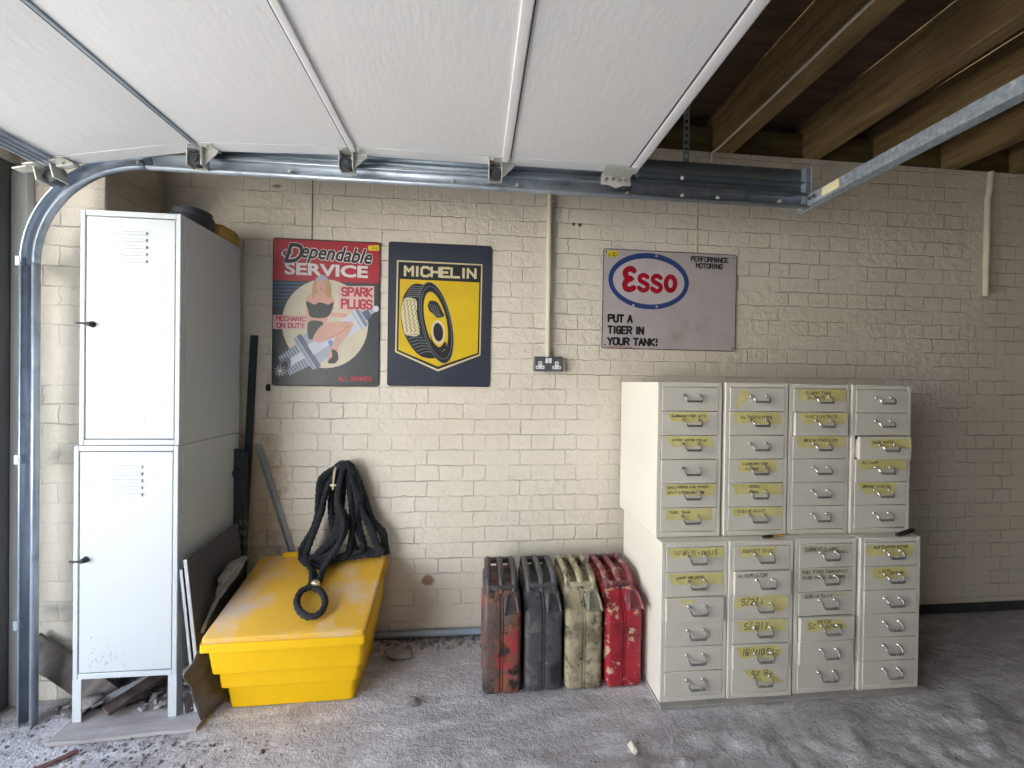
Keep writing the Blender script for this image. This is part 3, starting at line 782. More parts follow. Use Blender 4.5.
rings = [ring(.2918, -.2148, .2135, .2735, .3925, .012), ring(.2916, -.2148, .2135, .3050, .4245, .012)]
b.loft(rings, cap=False); b.build('lid_rim', M['bin'], lid, smooth=30)
for sx in (-.19, .13):
    b = MB(); b.prism(fillet([(sx, .196), (sx+.07, .196), (sx+.07, .219), (sx, .219)], .008), 'z', .425, .452); b.build('hinge', M['bin'], lid, bevel=.003)

# ------------------------------------------------------------------ rope hank
hk = empty('rope_hank', (-.62, -.03, .86), 'hank of thick black plaited rope hung on the wall over the yellow bin lid', 'rope')
K0 = Vector((-.62, -.03, .86))
strands = [
    [(-0.650,-0.050,0.856), (-0.706,-0.059,0.802), (-0.722,-0.072,0.692), (-0.728,-0.082,0.606), (-0.765,-0.094,0.511), (-0.782,-0.102,0.458), (-0.711,-0.172,0.420), (-0.672,-0.245,0.392)],
    [(-0.637,-0.070,0.849), (-0.684,-0.089,0.742), (-0.703,-0.106,0.636), (-0.732,-0.123,0.533), (-0.747,-0.137,0.458), (-0.690,-0.199,0.408), (-0.657,-0.258,0.388)],
    [(-0.628,-0.050,0.856), (-0.612,-0.069,0.747), (-0.618,-0.089,0.640), (-0.623,-0.104,0.556), (-0.661,-0.116,0.506), (-0.708,-0.130,0.459)],
    [(-0.602,-0.060,0.858), (-0.580,-0.076,0.748), (-0.561,-0.095,0.607), (-0.566,-0.111,0.502), (-0.585,-0.119,0.455), (-0.655,-0.130,0.446)],
    [(-0.578,-0.050,0.844), (-0.541,-0.060,0.766), (-0.525,-0.073,0.656), (-0.488,-0.083,0.579), (-0.451,-0.094,0.492), (-0.417,-0.100,0.459)],
    [(-0.569,-0.040,0.830), (-0.528,-0.045,0.739), (-0.486,-0.050,0.613), (-0.428,-0.055,0.544), (-0.415,-0.058,0.474), (-0.404,-0.077,0.448)],
    [(-0.614,-0.040,0.842), (-0.562,-0.059,0.709), (-0.534,-0.077,0.578), (-0.507,-0.091,0.481), (-0.558,-0.100,0.452)],
    [(-0.642,-0.040,0.842), (-0.670,-0.059,0.710), (-0.661,-0.074,0.602), (-0.638,-0.089,0.494), (-0.698,-0.100,0.456)],
    [(-0.607,-0.080,0.862), (-0.624,-0.107,0.735), (-0.586,-0.136,0.601), (-0.609,-0.159,0.501), (-0.636,-0.170,0.464), (-0.659,-0.187,0.415), (-0.652,-0.258,0.392)],
    [(-0.412,-0.070,0.450), (-0.509,-0.084,0.466), (-0.581,-0.096,0.451), (-0.654,-0.133,0.432), (-0.722,-0.120,0.436)],
    [(-0.430,-0.090,0.467), (-0.525,-0.105,0.448), (-0.606,-0.117,0.440), (-0.675,-0.160,0.424), (-0.735,-0.140,0.430)],
    [(-0.588,-0.070,0.854), (-0.545,-0.080,0.692), (-0.563,-0.088,0.549), (-0.528,-0.094,0.460), (-0.428,-0.100,0.454)],
    [(-0.662,-0.035,0.841), (-0.714,-0.050,0.742), (-0.730,-0.064,0.634), (-0.778,-0.087,0.475), (-0.791,-0.093,0.448), (-0.744,-0.143,0.428)],
    [(-0.619,-0.075,0.828), (-0.634,-0.092,0.697), (-0.586,-0.105,0.611), (-0.607,-0.118,0.517), (-0.666,-0.130,0.457), (-0.735,-0.140,0.453)],
]
def plaited(pts, r, parent, name='strand', closed=False, seed=0):
    S = spline([Vector((p[0], p[1], p[2]+.012*min(1, max(0, (-.09-p[1])/.04))))-K0 for p in pts], 14, closed)
    # resample evenly so that the lay of the strands stays regular
    acc = [0]
    for a, c in zip(S, S[1:]): acc.append(acc[-1]+(c-a).length)
    step = .0045; n = max(4, int(acc[-1]/step)); out = []; j = 0
    for i in range(n+1):
        d = acc[-1]*i/n
        while j < len(acc)-2 and acc[j+1] < d: j += 1
        t = (d-acc[j])/max(1e-9, acc[j+1]-acc[j]); out.append(S[j].lerp(S[j+1], min(1, t)))
    b = MB(); ph = seed*1.7
    b.tube(out, lambda i: r*(1+.10*noise.noise(Vector((i*.11, seed*3.3, 0)))), 12, 0, False, lambda i, a: 1+.36*abs(sin(1.5*a+i*.55+ph))-.14+.09*sin(i*2.1+a*5))
    return b.build(name, M['rope'], parent, smooth=60)
for i, s_ in enumerate(strands): plaited(s_, .0116 if i < 9 else .0108, hk, seed=i)
rg = random.Random(9)
for i, k in enumerate((0, 2, 4, 5, 6, 7, 9, 11, 12, 13)):
    dx, dy, dz = rg.uniform(-.022, .022), rg.uniform(-.012, .004), rg.uniform(-.004, .016)
    plaited([(x+dx*(1 if j else .3)+rg.uniform(-.008, .008), min(-.03, y+dy), z+abs(dz)*(1 if j else 0)+.004) for j, (x, y, z) in enumerate(strands[k])], .0104, hk, seed=50+i)
top = [(-.655, -.052, .845), (-.640, -.055, .868), (-.615, -.055, .876), (-.590, -.052, .870), (-.572, -.048, .842)]
plaited(top, .0125, hk, seed=31); plaited([(x+.004, y-.022, z-.010) for x, y, z in top], .012, hk, seed=32)
eye = [(-0.658, -0.274, 0.371), (-0.63, -0.29, 0.366), (-0.604, -0.318, 0.358), (-0.588, -0.349, 0.348), (-0.584, -0.378, 0.34), (-0.592, -0.4, 0.333), (-0.61, -0.409, 0.33), (-0.634, -0.406, 0.331), (-0.661, -0.39, 0.336), (-0.685, -0.365, 0.344), (-0.702, -0.334, 0.353), (-0.707, -0.304, 0.362), (-0.699, -0.281, 0.369), (-0.672, -0.268, 0.374)]
plaited([(x, y, z+.017) for x, y, z in eye], .0112, hk, 'eye_loop', seed=40)
b = MB(); P = [Vector(p)-K0 for p in ((-.662, -.270, .405), (-.656, -.252, .411))]; b.tube(P, .0185, 14); b.build('ferrule', M['brass'], hk, bevel=.004)
b = MB(); b.tube(spline([Vector(p)-K0 for p in ((-.640, -.085, .862), (-.643, -.098, .84), (-.644, -.104, .80), (-.645, -.106, .765))], 6), .0055, 8); b.tube([Vector((-.657, -.106, .785))-K0, Vector((-.632, -.106, .785))-K0], .0055, 8)
b.build('brass_toggle', M['brass'], hk)
b = MB(); b.tube(spline([(-.628, .0, .845), (-.628, -.03, .845), (-.628, -.072, .850), (-.628, -.085, .872)], 6), .005, 8)
b.tube([(-.628, 0, .845), (-.628, -.004, .845)], .018, 12)
tag(b.build('wall_hook', M['galv_dull']), 'steel hook in the brick wall carrying the black rope', 'hook')

# ------------------------------------------------------------------ jerry cans
def jerry_can(loc, rz, label, shell, grip, cap):
    t = empty('jerry_can', loc, label, 'jerry can', 'jerry cans in a row by the wall', rz)
    D, W = .305, .157
    out = fillet([(0, .0), (-D, .0), (-D, .322), (-.262, .376), (-.232, .396), (-.018, .398), (0, .376)], .022, 5)
    cy, cz = -D/2, .19
    def inset(d):
        r = []
        n = len(out)
        for i in range(n):
            a, c = Vector(out[i-1]), Vector(out[(i+1) % n]); tn = (c-a)
            if tn.length < 1e-9: tn = Vector((1, 0))
            tn.normalize(); nr = Vector((-tn.y, tn.x))
            p = Vector(out[i])
            if (p+nr-Vector((cy, cz))).length > (p-Vector((cy, cz))).length: nr = -nr
            q = p+nr*d
            r.append((q.x, q.y))
        return r
    b = MB(); h = W/2
    prof = [(-h+.004, .062, 1), (-h+.004, .052, 1), (-h, .045, 0), (-h, .024, 0), (-h+.004, .010, 0), (-h+.012, .003, 0), (-h+.022, 0, 0), (-.014, 0, 0), (-.0095, .001, 0), (-.0065, .0055, 0), (-.003, .0055, 0), (-.0022, .0012, 0)]
    prof += [(-x, i, k) for x, i, k in reversed(prof)]
    b.loft([[(x, y, z) for y, z in inset(i)] for x, i, k in prof])
    body = b.build('body', shell, t, smooth=40)
    # pressed cross on the broad sides
    for sx in (-1, 1):
        c = MB()
        for p, q in (((-.055, .07), (-.245, .31)), ((-.245, .07), (-.055, .31))):
            c.tube([(sx*(h-.002), p[0], p[1]), (sx*(h-.002), q[0], q[1])], .0065, 8)
        c.build('pressed_rib', shell, body)
    for x in (-.056, 0, .056):
        c = MB(); path = spline([(x*.96, -.236, .378), (x, -.215, .414), (x, -.185, .431), (x, -.10, .434), (x, -.045, .432), (x, -.016, .420), (x, -.012, .385)], 5)
        c.tube(path, lambda i: .0140, 12); c.build('handle', grip, t)
    c = MB(); c.tube(spline([(-.058, -.222, .400), (-.03, -.226, .398), (.03, -.226, .398), (.058, -.222, .400)], 4), .0150, 10); c.build('handle_bridge', grip, t)
    c = MB(); c.tube([(-.058, -.020, .420), (.058, -.020, .420)], .0145, 10); c.build('handle_bridge', grip, t)
    # spout on the sloping shoulder, right of the seam
    A = Matrix.Translation((.036, -.284, .356)) @ Matrix.Rotation(R(48), 4, 'X')
    c = MB(); c.lathe([(0, -.02), (.030, -.02), (.031, .006), (.029, .012), (0, .012)], (0, 0, 0), 'z', 20)
    c.v = [tuple(A @ Vector(p)) for p in c.v]; neck = c.build('spout', cap, t)
    c = MB(); c.prism(fillet([(-.030, -.031), (.030, -.031), (.030, .024), (.018, .036), (-.018, .036), (-.030, .024)], .006, 3), 'z', .012, .024)
    c.v = [tuple(A @ Vector(p)) for p in c.v]; cp = c.build('cap', cap, t, bevel=.003)
    c = MB(); c.tube(spline([(-.031, -.036, .018), (-.027, -.034, .034), (-.018, .018, .038), (0, .030, .038), (.018, .018, .038), (.027, -.034, .034), (.031, -.036, .018)], 5), .0048, 8)
    c.box(-.029, .029, -.036, -.028, .008, .032); c.tube([(-.034, -.033, .016), (.034, -.033, .016)], .005, 8)
    c.v = [tuple(A @ Vector(p)) for p in c.v]; c.build('clamp_lever', cap, cp)
    c = MB(); c.box(-.0018, .0018, -.3035, -.296, .02, .30)
    c.build('seam', cap, t)
    return t
def canmat(n, col, spots, rough=.5): return paint(n, col, rough, .1, var=.3, scale=9, spots=spots, bump=.35, bscale=55)
c1 = canmat('rusted_red_paint', '6A5852', [('A8433F', .50, .58, 7.5), ('8A5A42', .54, .63, 11), ('C48478', .60, .66, 9), ('2F2A28', .50, .60, 18), ('B06A40', .66, .70, 26)])
c1b = canmat('worn_dark_paint', '50494A', [('7A3C40', .58, .66, 9), ('857A76', .66, .72, 24)])
c2 = canmat('worn_black_paint', '545356', [('6C6A6A', .53, .66, 14), ('2C2B2D', .52, .65, 9), ('9B9894', .66, .70, 40)])
c3 = canmat('worn_sand_paint', 'B8AE90', [('7E765F', .48, .58, 7), ('4A4236', .54, .62, 15), ('C9C0A0', .60, .70, 10), ('3A332A', .64, .68, 34)])
c3b = canmat('worn_olive_grey_paint', '8A8676', [('4E4A42', .58, .66, 12), ('B8AF92', .64, .70, 16)])
c4 = canmat('worn_bright_red_paint', 'AE2836', [('6A1A24', .52, .64, 7), ('C7A98A', .565, .60, 17), ('C8A89A', .61, .64, 34)])
c4b = canmat('worn_dull_red_paint', '86404A', [('B59A8C', .56, .62, 20), ('4C2A30', .52, .62, 11)])
jerry_can((.124, -.095, .001), R(-.5), 'rusty jerry can, dark with red and orange paint, leftmost of the row', c1, c1b, c1b)
jerry_can((.293, -.092, .001), R(.2), 'plain worn black jerry can between the rusty red and the sand ones', c2, c2, c2)
jerry_can((.4635, -.094, .001), R(-.1), 'sand and olive jerry can with bare metal cap, between black and red cans', c3, c3, c3b)
jerry_can((.632, -.096, .001), R(.3), 'bright red chipped jerry can next to the white drawer cabinets', c4, c4b, c4b)

# ------------------------------------------------------------------ drawer cabinets
CW, CH, CDp = .276, .633, .395
DW, DH, PITCH = .240, .0965, .0987
def cabinet_proto():
    t = empty('drawer_cabinet', (0, 0, 0), 'x', 'cabinet')
    b = MB(); th = .010
    b.box(0, .017, 0, CDp, 0, CH); b.box(CW-.017, CW, 0, CDp, 0, CH)
    b.box(.017, CW-.017, 0, CDp, CH-.019, CH); b.box(.017, CW-.017, 0, CDp, 0, .020)
    b.box(.017, CW-.017, CDp-.01, CDp, .020, CH-.019)
    b.build('carcass', M['cab'], t, bevel=.0022)
    for k in range(6):
        z1 = CH-.0205-PITCH*k
        e = bpy.data.objects.new('drawer', None)
        d = MB(); d.box(.018, .018+DW, -.001, .012, z1-DH, z1); d.box(.024, .012+DW, .012, .34, z1-DH+.006, z1-.014)
        o = d.build('drawer', M['cab_drawer'], t, bevel=.0018)
        hx, hz = .018+DW*.525, z1-.047
        h = MB(); h.tube(spline([(hx-.034, -.0005, hz+.013), (hx-.0345, -.010, hz+.012), (hx-.034, -.019, hz+.003), (hx-.031, -.0225, hz-.006), (hx-.024, -.0235, hz-.0085), (hx+.024, -.0235, hz-.0085), (hx+.031, -.0225, hz-.006), (hx+.034, -.019, hz+.003), (hx+.0345, -.010, hz+.012), (hx+.034, -.0005, hz+.013)], 4), lambda i: .0033, 8)
        h.box(hx-.030, hx+.030, -.0262, -.0208, hz-.0135, hz-.0055)
        for s_ in (-.034, .034): h.lathe([(0, -.004), (.006, -.004), (.0075, -.001), (0, -.001)], (hx+s_, 0, hz+.013), 'y', 10)
        h.build('handle', M['chrome'], o)
    return t
proto = cabinet_proto()
T = lambda a, b_, c, d, y0, y1, *lines: dict(q=(a, b_, c, d, y0, y1), l=lines)
spec = {
 ('u', 0): ('upper left drawer cabinet, nearest the brick wall signs, yellow tape on four drawers', [None, T(.1, .83, .84, .17, .03, .45, ('CARBURETTOR JETS', .17, .24, .085, .62)), T(.04, .88, .93, .2, .03, .47, ('WIPER MOTOR CRANE', .18, .24, .085, .66)), None,
     T(.08, .97, .97, .10, .02, .5, ('CALLIPERS AND TYRES', .12, .18, .08, .75), ('UNIT DISTRIBUTORS', .13, .40, .08, .66)), T(.1, .92, .92, .1, .04, .52, ('FUEL TANK', .17, .22, .085, .38))]),
 ('u', 1): ('upper drawer cabinet second from the left, torn folded tape on its top drawer', [dict(poly=[(.22, .08), (.37, .16), (.30, .50), (.20, .72), (.10, .97), (.13, .6), (.15, .35)], l=()), T(.07, .9, .95, .08, .03, .5, ('ALTERNATORS', .2, .3, .12, .58)), None,
     T(.2, .83, .9, .17, .03, .53, ('CARBURETTOR', .25, .24, .09, .46), ('FILTERS', .3, .46, .09, .24)), T(.05, .98, .98, .15, .03, .48, ('MODEL', .36, .2, .1, .24), ('PEDAL', .36, .42, .1, .2)), T(.07, 1.0, .99, .1, .02, .4, ('ENGINE PAINT', .17, .24, .12, .52))]),
 ('u', 2): ('upper drawer cabinet third from the left, taped on its top three drawers', [T(.04, .98, .97, .13, .02, .5, ('ELBOW TAPS', .22, .24, .12, .5), ('GASKETS', .25, .44, .11, .34)), T(.05, .93, .96, .12, .03, .48, ('MISC ELECTRICS', .18, .22, .1, .62)), T(.05, .98, .97, .1, .02, .5, ('BULB SWITCHES CLIPS', .2, .24, .1, .66)), None, None, None], {1: .012}),
 ('u', 3): ('upper right end drawer cabinet with its third drawer pulled forward', [None, None, T(.15, .97, 1.0, .22, .1, .5, ('DOOR PARTS', .24, .3, .11, .42)), T(.03, .97, .97, .05, .02, .45, ('OIL LAMPS', .12, .2, .1, .32)), T(.04, .79, .8, .2, .02, .52, ('BRAKE WIRING', .15, .24, .1, .56)), None], {2: .019, 3: .003}),
 ('l', 0): ('lower left drawer cabinet beside the red jerry can, taped on its top two drawers', [T(.02, .98, 1.0, .08, .02, .42, ('VAT BELTS + DRILLS', .12, .30, .16, .80)), T(.03, .98, .98, .1, .04, .5, ('LAMP HOLDERS', .18, .26, .1, .5)), dict(q=(.22, .40, .52, .26, .03, .2), l=()), None, None, None], {2: .008}),
 ('l', 1): ('lower drawer cabinet second from the left, with large sizes inked on ragged tape', [T(.1, .76, .72, .09, .03, .42, ('DONNET SIZE', .16, .26, .13, .56)), dict(l=(('ALTERNATOR', .05, .22, .13, .52),)), dict(poly=[(.03, .12), (.2, .04), (.95, .03), (.97, .3), (.93, .66), (.8, .74), (.7, .6), (.62, .45), (.4, .48), (.2, .44), (.02, .6)], l=(('SZ214', .14, .38, .26, .40),)),
     T(.08, .97, .95, .15, .03, .5, ('SZ B17', .2, .40, .28, .46)), dict(poly=[(.05, .08), (.5, .04), (.82, .06), (.88, .25), (.84, .5), (.7, .58), (.5, .5), (.15, .54)], l=(('IGNITIONS', .16, .42, .24, .50), ('SZ', .66, .44, .2, .16))), dict(poly=[(.2, .03), (.68, .05), (.74, .25), (.95, .68), (.7, .6), (.5, .55), (.34, .5)], l=(('SZ 84', .34, .30, .2, .42),))], {1: .010, 4: .006}),
 ('l', 2): ('lower drawer cabinet third from the left, ink lettering on its top three drawers', [dict(pale=(.06, .96, .05, .42), l=(('CURRENT CLAMPS', .1, .30, .15, .62), ('SMALL', .68, .40, .12, .22))), dict(pale=(.04, .98, .05, .5), l=(('FUEL PIPES THERMOSTAT', .06, .22, .12, .86), ('WIRE PANEL SENSORS', .07, .46, .12, .82))), dict(pale=(.05, .95, .04, .24), l=(('ENGINE PAINT', .12, .24, .13, .52),)),
     dict(poly=[(.1, .1), (.5, .08), (.74, .1), (.9, .48), (.66, .5), (.4, .56), (.1, .55)], l=(('OXIDE', .3, .24, .14, .28), ('SZ', .14, .44, .2, .14), ('SCREWS', .46, .44, .14, .32))), None, None], {3: .012, 4: .010}),
 ('l', 3): ('lower right end drawer cabinet, yellow tape on its top two drawers only', [T(.02, .93, .93, .03, .1, .55, ('OLD STARTER MOTORS', .17, .24, .1, .68)), T(.1, .75, .85, .2, .03, .52, ('LAMP', .27, .24, .11, .22), ('SWITCHES', .48, .34, .11, .26)), None, None, None, None]),
}
loc = {}
for k in range(4):
    loc['u', k] = ((.737, 1.026, 1.311, 1.595)[k], -.448-.003*(k % 2), .6475+(.0, .001, -.0005, -.001)[k], R((.3, -.2, .2, -.3)[k]))
    loc['l', k] = ((.740, 1.020, 1.306, 1.594)[k], -.500+.003*((k+1) % 2), .0125, R((.2, -.2, .3, -.1)[k]))
first = True; cabs = []
for key in spec:
    sp = spec[key]; lab, drs = sp[0], sp[1]; pulls = sp[2] if len(sp) > 2 else {}
    t = proto if first else copy_tree(proto)
    first = False; cabs.append(t)
    x, y, z, rz = loc[key]; t.location = (x, y, z); t.rotation_euler.z = rz
    t['label'] = lab; t['group'] = 'drawer cabinets stacked two high'
rg = random.Random(5)
for key, t in zip(spec, cabs):
    sp = spec[key]; drs = sp[1]; pulls = sp[2] if len(sp) > 2 else {}
    ds = [o for o in t.children if o.name.startswith('drawer')]
    ds.sort(key=lambda o: -max(v.co.z for v in o.data.vertices))
    for k, d in enumerate(ds):
        d.location.y = -pulls.get(k, rg.uniform(0, .002)); d.rotation_euler.y = rg.uniform(-.004, .004)*0
        it = drs[k]
        if not it: continue
        z1 = CH-.0205-PITCH*k
        n2 = lambda p, l=0: (.018+p[0]*DW, -.0016, z1-p[1]*DH)
        if 'q' in it or 'poly' in it:
            if 'poly' in it: pl_ = [Vector((*p, 0)) for p in it['poly']]
            else:
                a, b_, c_, d_, y0, y1 = it['q']; pl_ = []
                n_ = 9
                for i in range(n_+1): pl_.append(Vector((a+(b_-a)*i/n_, y0+rg.uniform(-.012, .012), 0)))
                for i in range(1, 4): pl_.append(Vector((b_+(c_-b_)*i/4+rg.uniform(-.012, .012), y0+(y1-y0)*i/4, 0)))
                for i in range(n_+1): pl_.append(Vector((c_+(d_-c_)*i/n_, y1+rg.uniform(-.022, .022), 0)))
                for i in range(1, 4): pl_.append(Vector((d_+(a-d_)*i/4+rg.uniform(-.012, .012), y1+(y0-y1)*i/4, 0)))
            tri = tessellate_polygon([pl_]); b = MB()
            b.add([n2(p) for p in pl_], [tuple(q) for q in tri]); tp = b.build('tape_label', M['tape'], d, smooth=0)
        if 'pale' in it:
            a, b_, y0, y1 = it['pale']; b = MB(); b.add([n2(p) for p in ((a, y0), (b_, y0), (b_-.01, y1), (a, y1))], [(0, 1, 2, 3)]); b.build('clear_tape', M['cleartape'], d, smooth=0)
        if it['l']:
            b = MB()
            for (txt, x, y, hh, fit) in it['l']:
                big = hh > .18
                t3 = lambda p, l=0: (p[0], -.0020, p[1])
                X, Z = .018+x*DW, z1-y*DH
                handwrite(b, txt, X, Z, hh*DH*1.05, (.0023 if not big else .0030), t3, 0, rg, .12, fit*DW)
            b.build('handwriting', M['ink'], d, smooth=0)
b = MB(); b.box(.735, 1.905, -.517, -.11, .0, .0115)
tag(b.build('base_board', M['cab_plinth'], bevel=.001), 'grey scuffed board on the floor under the lower drawer cabinets', 'board')
# sticks poking out between the two rows
b = MB(); b.tube([(1.175, -.478, .6515), (1.205, -.474, .6520), (1.225, -.472, .652)], lambda i: (.0032, .006, .0055)[i], 10)
br1 = tag(b.build('brush', M['gap']), 'small brush with black bristles lying on the lower cabinets', 'brush')
b = MB(); b.tube([(1.225, -.472, .652), (1.262, -.468, .652), (1.282, -.466, .652)], lambda i: (.0055, .004, .0045)[i], 10); b.build('wooden_handle', paint('varnished_wood', 'C79A55', .4), br1)
b = MB(); b.box(1.770, 1.900, -.476, -.462, .6462, .6582, rot=Matrix.Rotation(.30, 3, 'Z')@Matrix.Rotation(-.05, 3, 'Y'))
tag(b.build('black_stick', M['gap'], bevel=.002), 'black flat stick poking out at the right end between the cabinets', 'stick')

# ------------------------------------------------------------------ tin signs
def sign(name, loc, W, H, label, cat, face, rim, rz=0):
    t = empty(name, loc, label, cat, 'old tin advertising signs', 0)
    t.rotation_euler.y = rz
    b = MB(); b.prism(fillet([(0, 0), (W, 0), (W, H), (0, H)], .012, 3), 'y', 0, .004)
    b.build('plate', face, t, smooth=30, bevel=.0008)
    b = MB(); b.tube([(x, .001, z) for x, z in fillet([(.001, .001), (W-.001, .001), (W-.001, H-.001), (.001, H-.001)], .012, 3)], .0022, 8, 0, True)
    b.build('rolled_rim', rim, t)
    return t
def holes(t, pts, m):
    for x, z in pts:
        b = MB(); b.lathe([(0, -.0022), (.0035, -.002), (.0045, -.0004), (0, -.0004)], (x, 0, z), 'y', 10); b.build('nail', m, t)
worn = dict(spots=[('6A5A4E', .70, .78, 7)])
rust = paint('rusty_sign_rim', '4A3A33', .7, .2, var=.3, scale=30)
tin = lambda n, c, **k: paint(n, c, .38, var=.10, scale=7, spec=.5, **k)
A1 = dict(red=tin('sign_red', 'B02A38', **worn), dark=tin('sign_charcoal', '3A3F42', **worn), cream=tin('sign_cream', 'D6CDB4', **worn), white=tin('sign_white', 'E0DCDA'), black=tin('sign_black', '1E1F22'),
          blue=tin('sign_blue', '4A6A92'), pink=tin('sign_pale_pink', 'DDB8B4'), skin=tin('sign_skin', 'D8A895'), skin2=tin('sign_skin_shade', 'B87F70'), hair=tin('sign_blonde', 'C29A66'),
          steel=tin('sign_steel', 'A9B2C4'), steel2=tin('sign_steel_dark', '5E6880'), steel3=tin('sign_steel_light', 'D3D8E4'), green=tin('sign_dark_green', '2E3832'), bluebright=tin('sign_bright_blue', '6E8AD0'), text=tin('sign_text_red', 'B23440'))
s1 = sign('tin_sign', (-.967, -.006, 1.240), .496, .702, 'tall red and charcoal tin sign for spark plugs with a seated figure', 'sign', A1['dark'], rust)
W1, H1 = .496, .702
a = Art(A1)
def p1(x, y):
    s_ = (x-57.5)/470; t_ = (y-55-20*s_)/(648-16*s_); return (s_*W1, (1-t_)*H1)
P1 = lambda *q: [p1(x, y) for x, y in q]
def r1(x0, y0, x1, y1, c, l): a.poly(P1((x0, y0), (x1, y0), (x1, y1), (x0, y1)), c, l)
def t1(txt, x0, y0, x1, y1, c, l, **k):
    q = p1((x0+x1)/2, y1); A_, B_ = p1(x0, y1), p1(x1, y0); a.text(txt, A_[0], (q[1]), B_[0], p1((x0+x1)/2, y0)[1], c, l, **k)
a.poly(P1((61, 60), (527, 80), (527, 255), (60, 240)), 'red', 1)
for k in range(7): r1(59, 252+k*16, 200, 257+k*16, 'blue', 1)
a.ell(*p1(288, 432), .200, .214, 'cream', 2)
r1(345, 266, 503, 376, 'pink', 3)
def f1(txt, x0, y0, x1, y1, wd, c, l):
    a.fat(txt, p1(x0, y1)[0], p1((x0+x1)/2, y1)[1], p1(x1, y0)[0], p1((x0+x1)/2, y0)[1], wd, c, l)
f1('SPARK', 356, 271, 497, 314, .0095, 'text', 4); f1('PLUGS', 356, 323, 497, 368, .0095, 'text', 4)
r1(60, 394, 205, 456, 'pink', 3)
f1('MECHANIC', 74, 399, 202, 422, .0048, 'text', 4); f1('ON DUTY', 76, 428, 198, 452, .0052, 'text', 4)
t1('SERVICE', 108, 170, 474, 224, 'white', 3, bold=.035, rot=-.004)
for c, l, bo in (('white', 4, .060), ('black', 5, .022)):
    for txt, x0, y0, x1, y1, dz in (('D', 104, 78, 190, 166, 0), ('ependable', 178, 92, 494, 178, 0)):
        e = 2.5 if c == 'white' else 0
        t1(txt, x0-e, y0-e, x1+e, y1+e, c, l, bold=bo, shear=.35, rot=-.020 if len(txt) > 1 else 0)
a.line(P1((112, 108), (98, 128), (122, 140), (140, 118)), .010, 'white', 4, 5); a.line(P1((112, 110), (102, 126), (122, 134), (138, 118)), .005, 'black', 5, 5)
# spark plug lying diagonally
def plug(x, y):          # along-axis coordinate system in crop pixels, origin at the firing end
    ax = Vector((.845, -.535)); ay = Vector((.535, .845)); q = Vector((98, 628))+ax*x+ay*y; return (q.x, q.y)
def seg(x0, x1, h0, h1, c, l): a.poly(P1(plug(x0, -h0), plug(x1, -h1), plug(x1, h1), plug(x0, h0)), c, l)
seg(455, 492, 11, 11, 'steel', 4); a.ell(*p1(*plug(490, 0)), .014, .015, 'steel3', 5)
seg(425, 458, 22, 18, 'steel2', 4); seg(388, 428, 46, 40, 'steel', 4); seg(396, 404, 46, 45, 'steel3', 5); seg(412, 418, 43, 42, 'steel2', 5)
seg(200, 390, 40, 40, 'steel3', 4); seg(200, 390, 8, 10, 'white', 5)
seg(225, 250, 62, 52, 'bluebright', 4); seg(150, 232, 72, 66, 'steel', 5); seg(150, 232, 26, 24, 'steel3', 6); seg(128, 152, 84, 84, 'steel2', 5); seg(112, 130, 78, 84, 'steel', 6); seg(118, 121, 80, 82, 'steel2', 7)
seg(15, 114, 48, 56, 'steel', 4)
for k in range(7): seg(20+k*13, 25+k*13, 48+k, 49+k, 'steel2', 5)
seg(20, 112, 14, 16, 'steel3', 6)
a.ell(*p1(*plug(14, 0)), .026, .050, 'steel2', 6, rot=-.45); a.ell(*p1(*plug(10, 2)), .016, .032, 'black', 7, rot=-.45)
for k in range(5):
    an = pi*k/5+.2; a.line([(p1(93, 640)[0]-.026*cos(an), p1(93, 640)[1]-.026*sin(an)), (p1(93, 640)[0]+.026*cos(an), p1(93, 640)[1]+.026*sin(an))], .0028, 'white', 8)
# seated figure, a plain painted woman
a.smooth(P1((222, 300), (205, 330), (203, 400), (218, 470), (232, 470), (224, 400), (232, 340)), 'skin', 8)
a.smooth(P1((205, 318), (240, 302), (300, 304), (322, 322), (318, 350), (215, 352)), 'skin', 8)
a.smooth(P1((228, 395), (292, 396), (290, 432), (225, 432)), 'skin', 8)
a.smooth(P1((298, 330), (322, 345), (318, 380), (375, 384), (384, 395), (368, 404), (312, 398), (296, 372)), 'skin', 8)
a.smooth(P1((215, 424), (275, 424), (272, 456), (236, 498), (214, 492)), 'green', 9)
a.smooth(P1((204, 334), (240, 348), (262, 338), (300, 348), (322, 338), (316, 374), (292, 404), (228, 404), (212, 372)), 'green', 9)
a.smooth(P1((236, 492), (272, 440), (330, 424), (402, 424), (408, 444), (360, 474), (280, 512), (246, 512)), 'skin', 10)
a.smooth(P1((386, 428), (408, 436), (388, 480), (352, 520), (326, 584), (300, 600), (300, 588), (322, 520), (346, 470)), 'skin', 11)
a.line(P1((290, 506), (350, 474), (392, 440)), .003, 'skin2', 12, 4)
a.smooth(P1((318, 545), (342, 556), (346, 588), (330, 606), (302, 604), (308, 588), (320, 574)), 'green', 12)
a.smooth(P1((244, 236), (272, 218), (302, 240), (312, 285), (304, 318), (286, 300), (250, 300), (232, 322), (228, 280)), 'hair', 10)
a.ell(*p1(269, 268), .0215, .030, 'skin', 11); a.smooth(P1((258, 292), (280, 292), (282, 312), (256, 312)), 'skin', 10)
a.smooth(P1((246, 238), (270, 216), (298, 236), (290, 246), (270, 238), (252, 250)), 'steel', 12)
a.line(P1((261, 262), (266, 262)), .002, 'skin2', 12); a.line(P1((274, 262), (279, 262)), .002, 'skin2', 12); a.line(P1((265, 280), (275, 280)), .003, 'text', 12)
f1('ALL BRANDS', 346, 662, 498, 684, .0042, 'text', 3)
a.build('printed_face', s1)
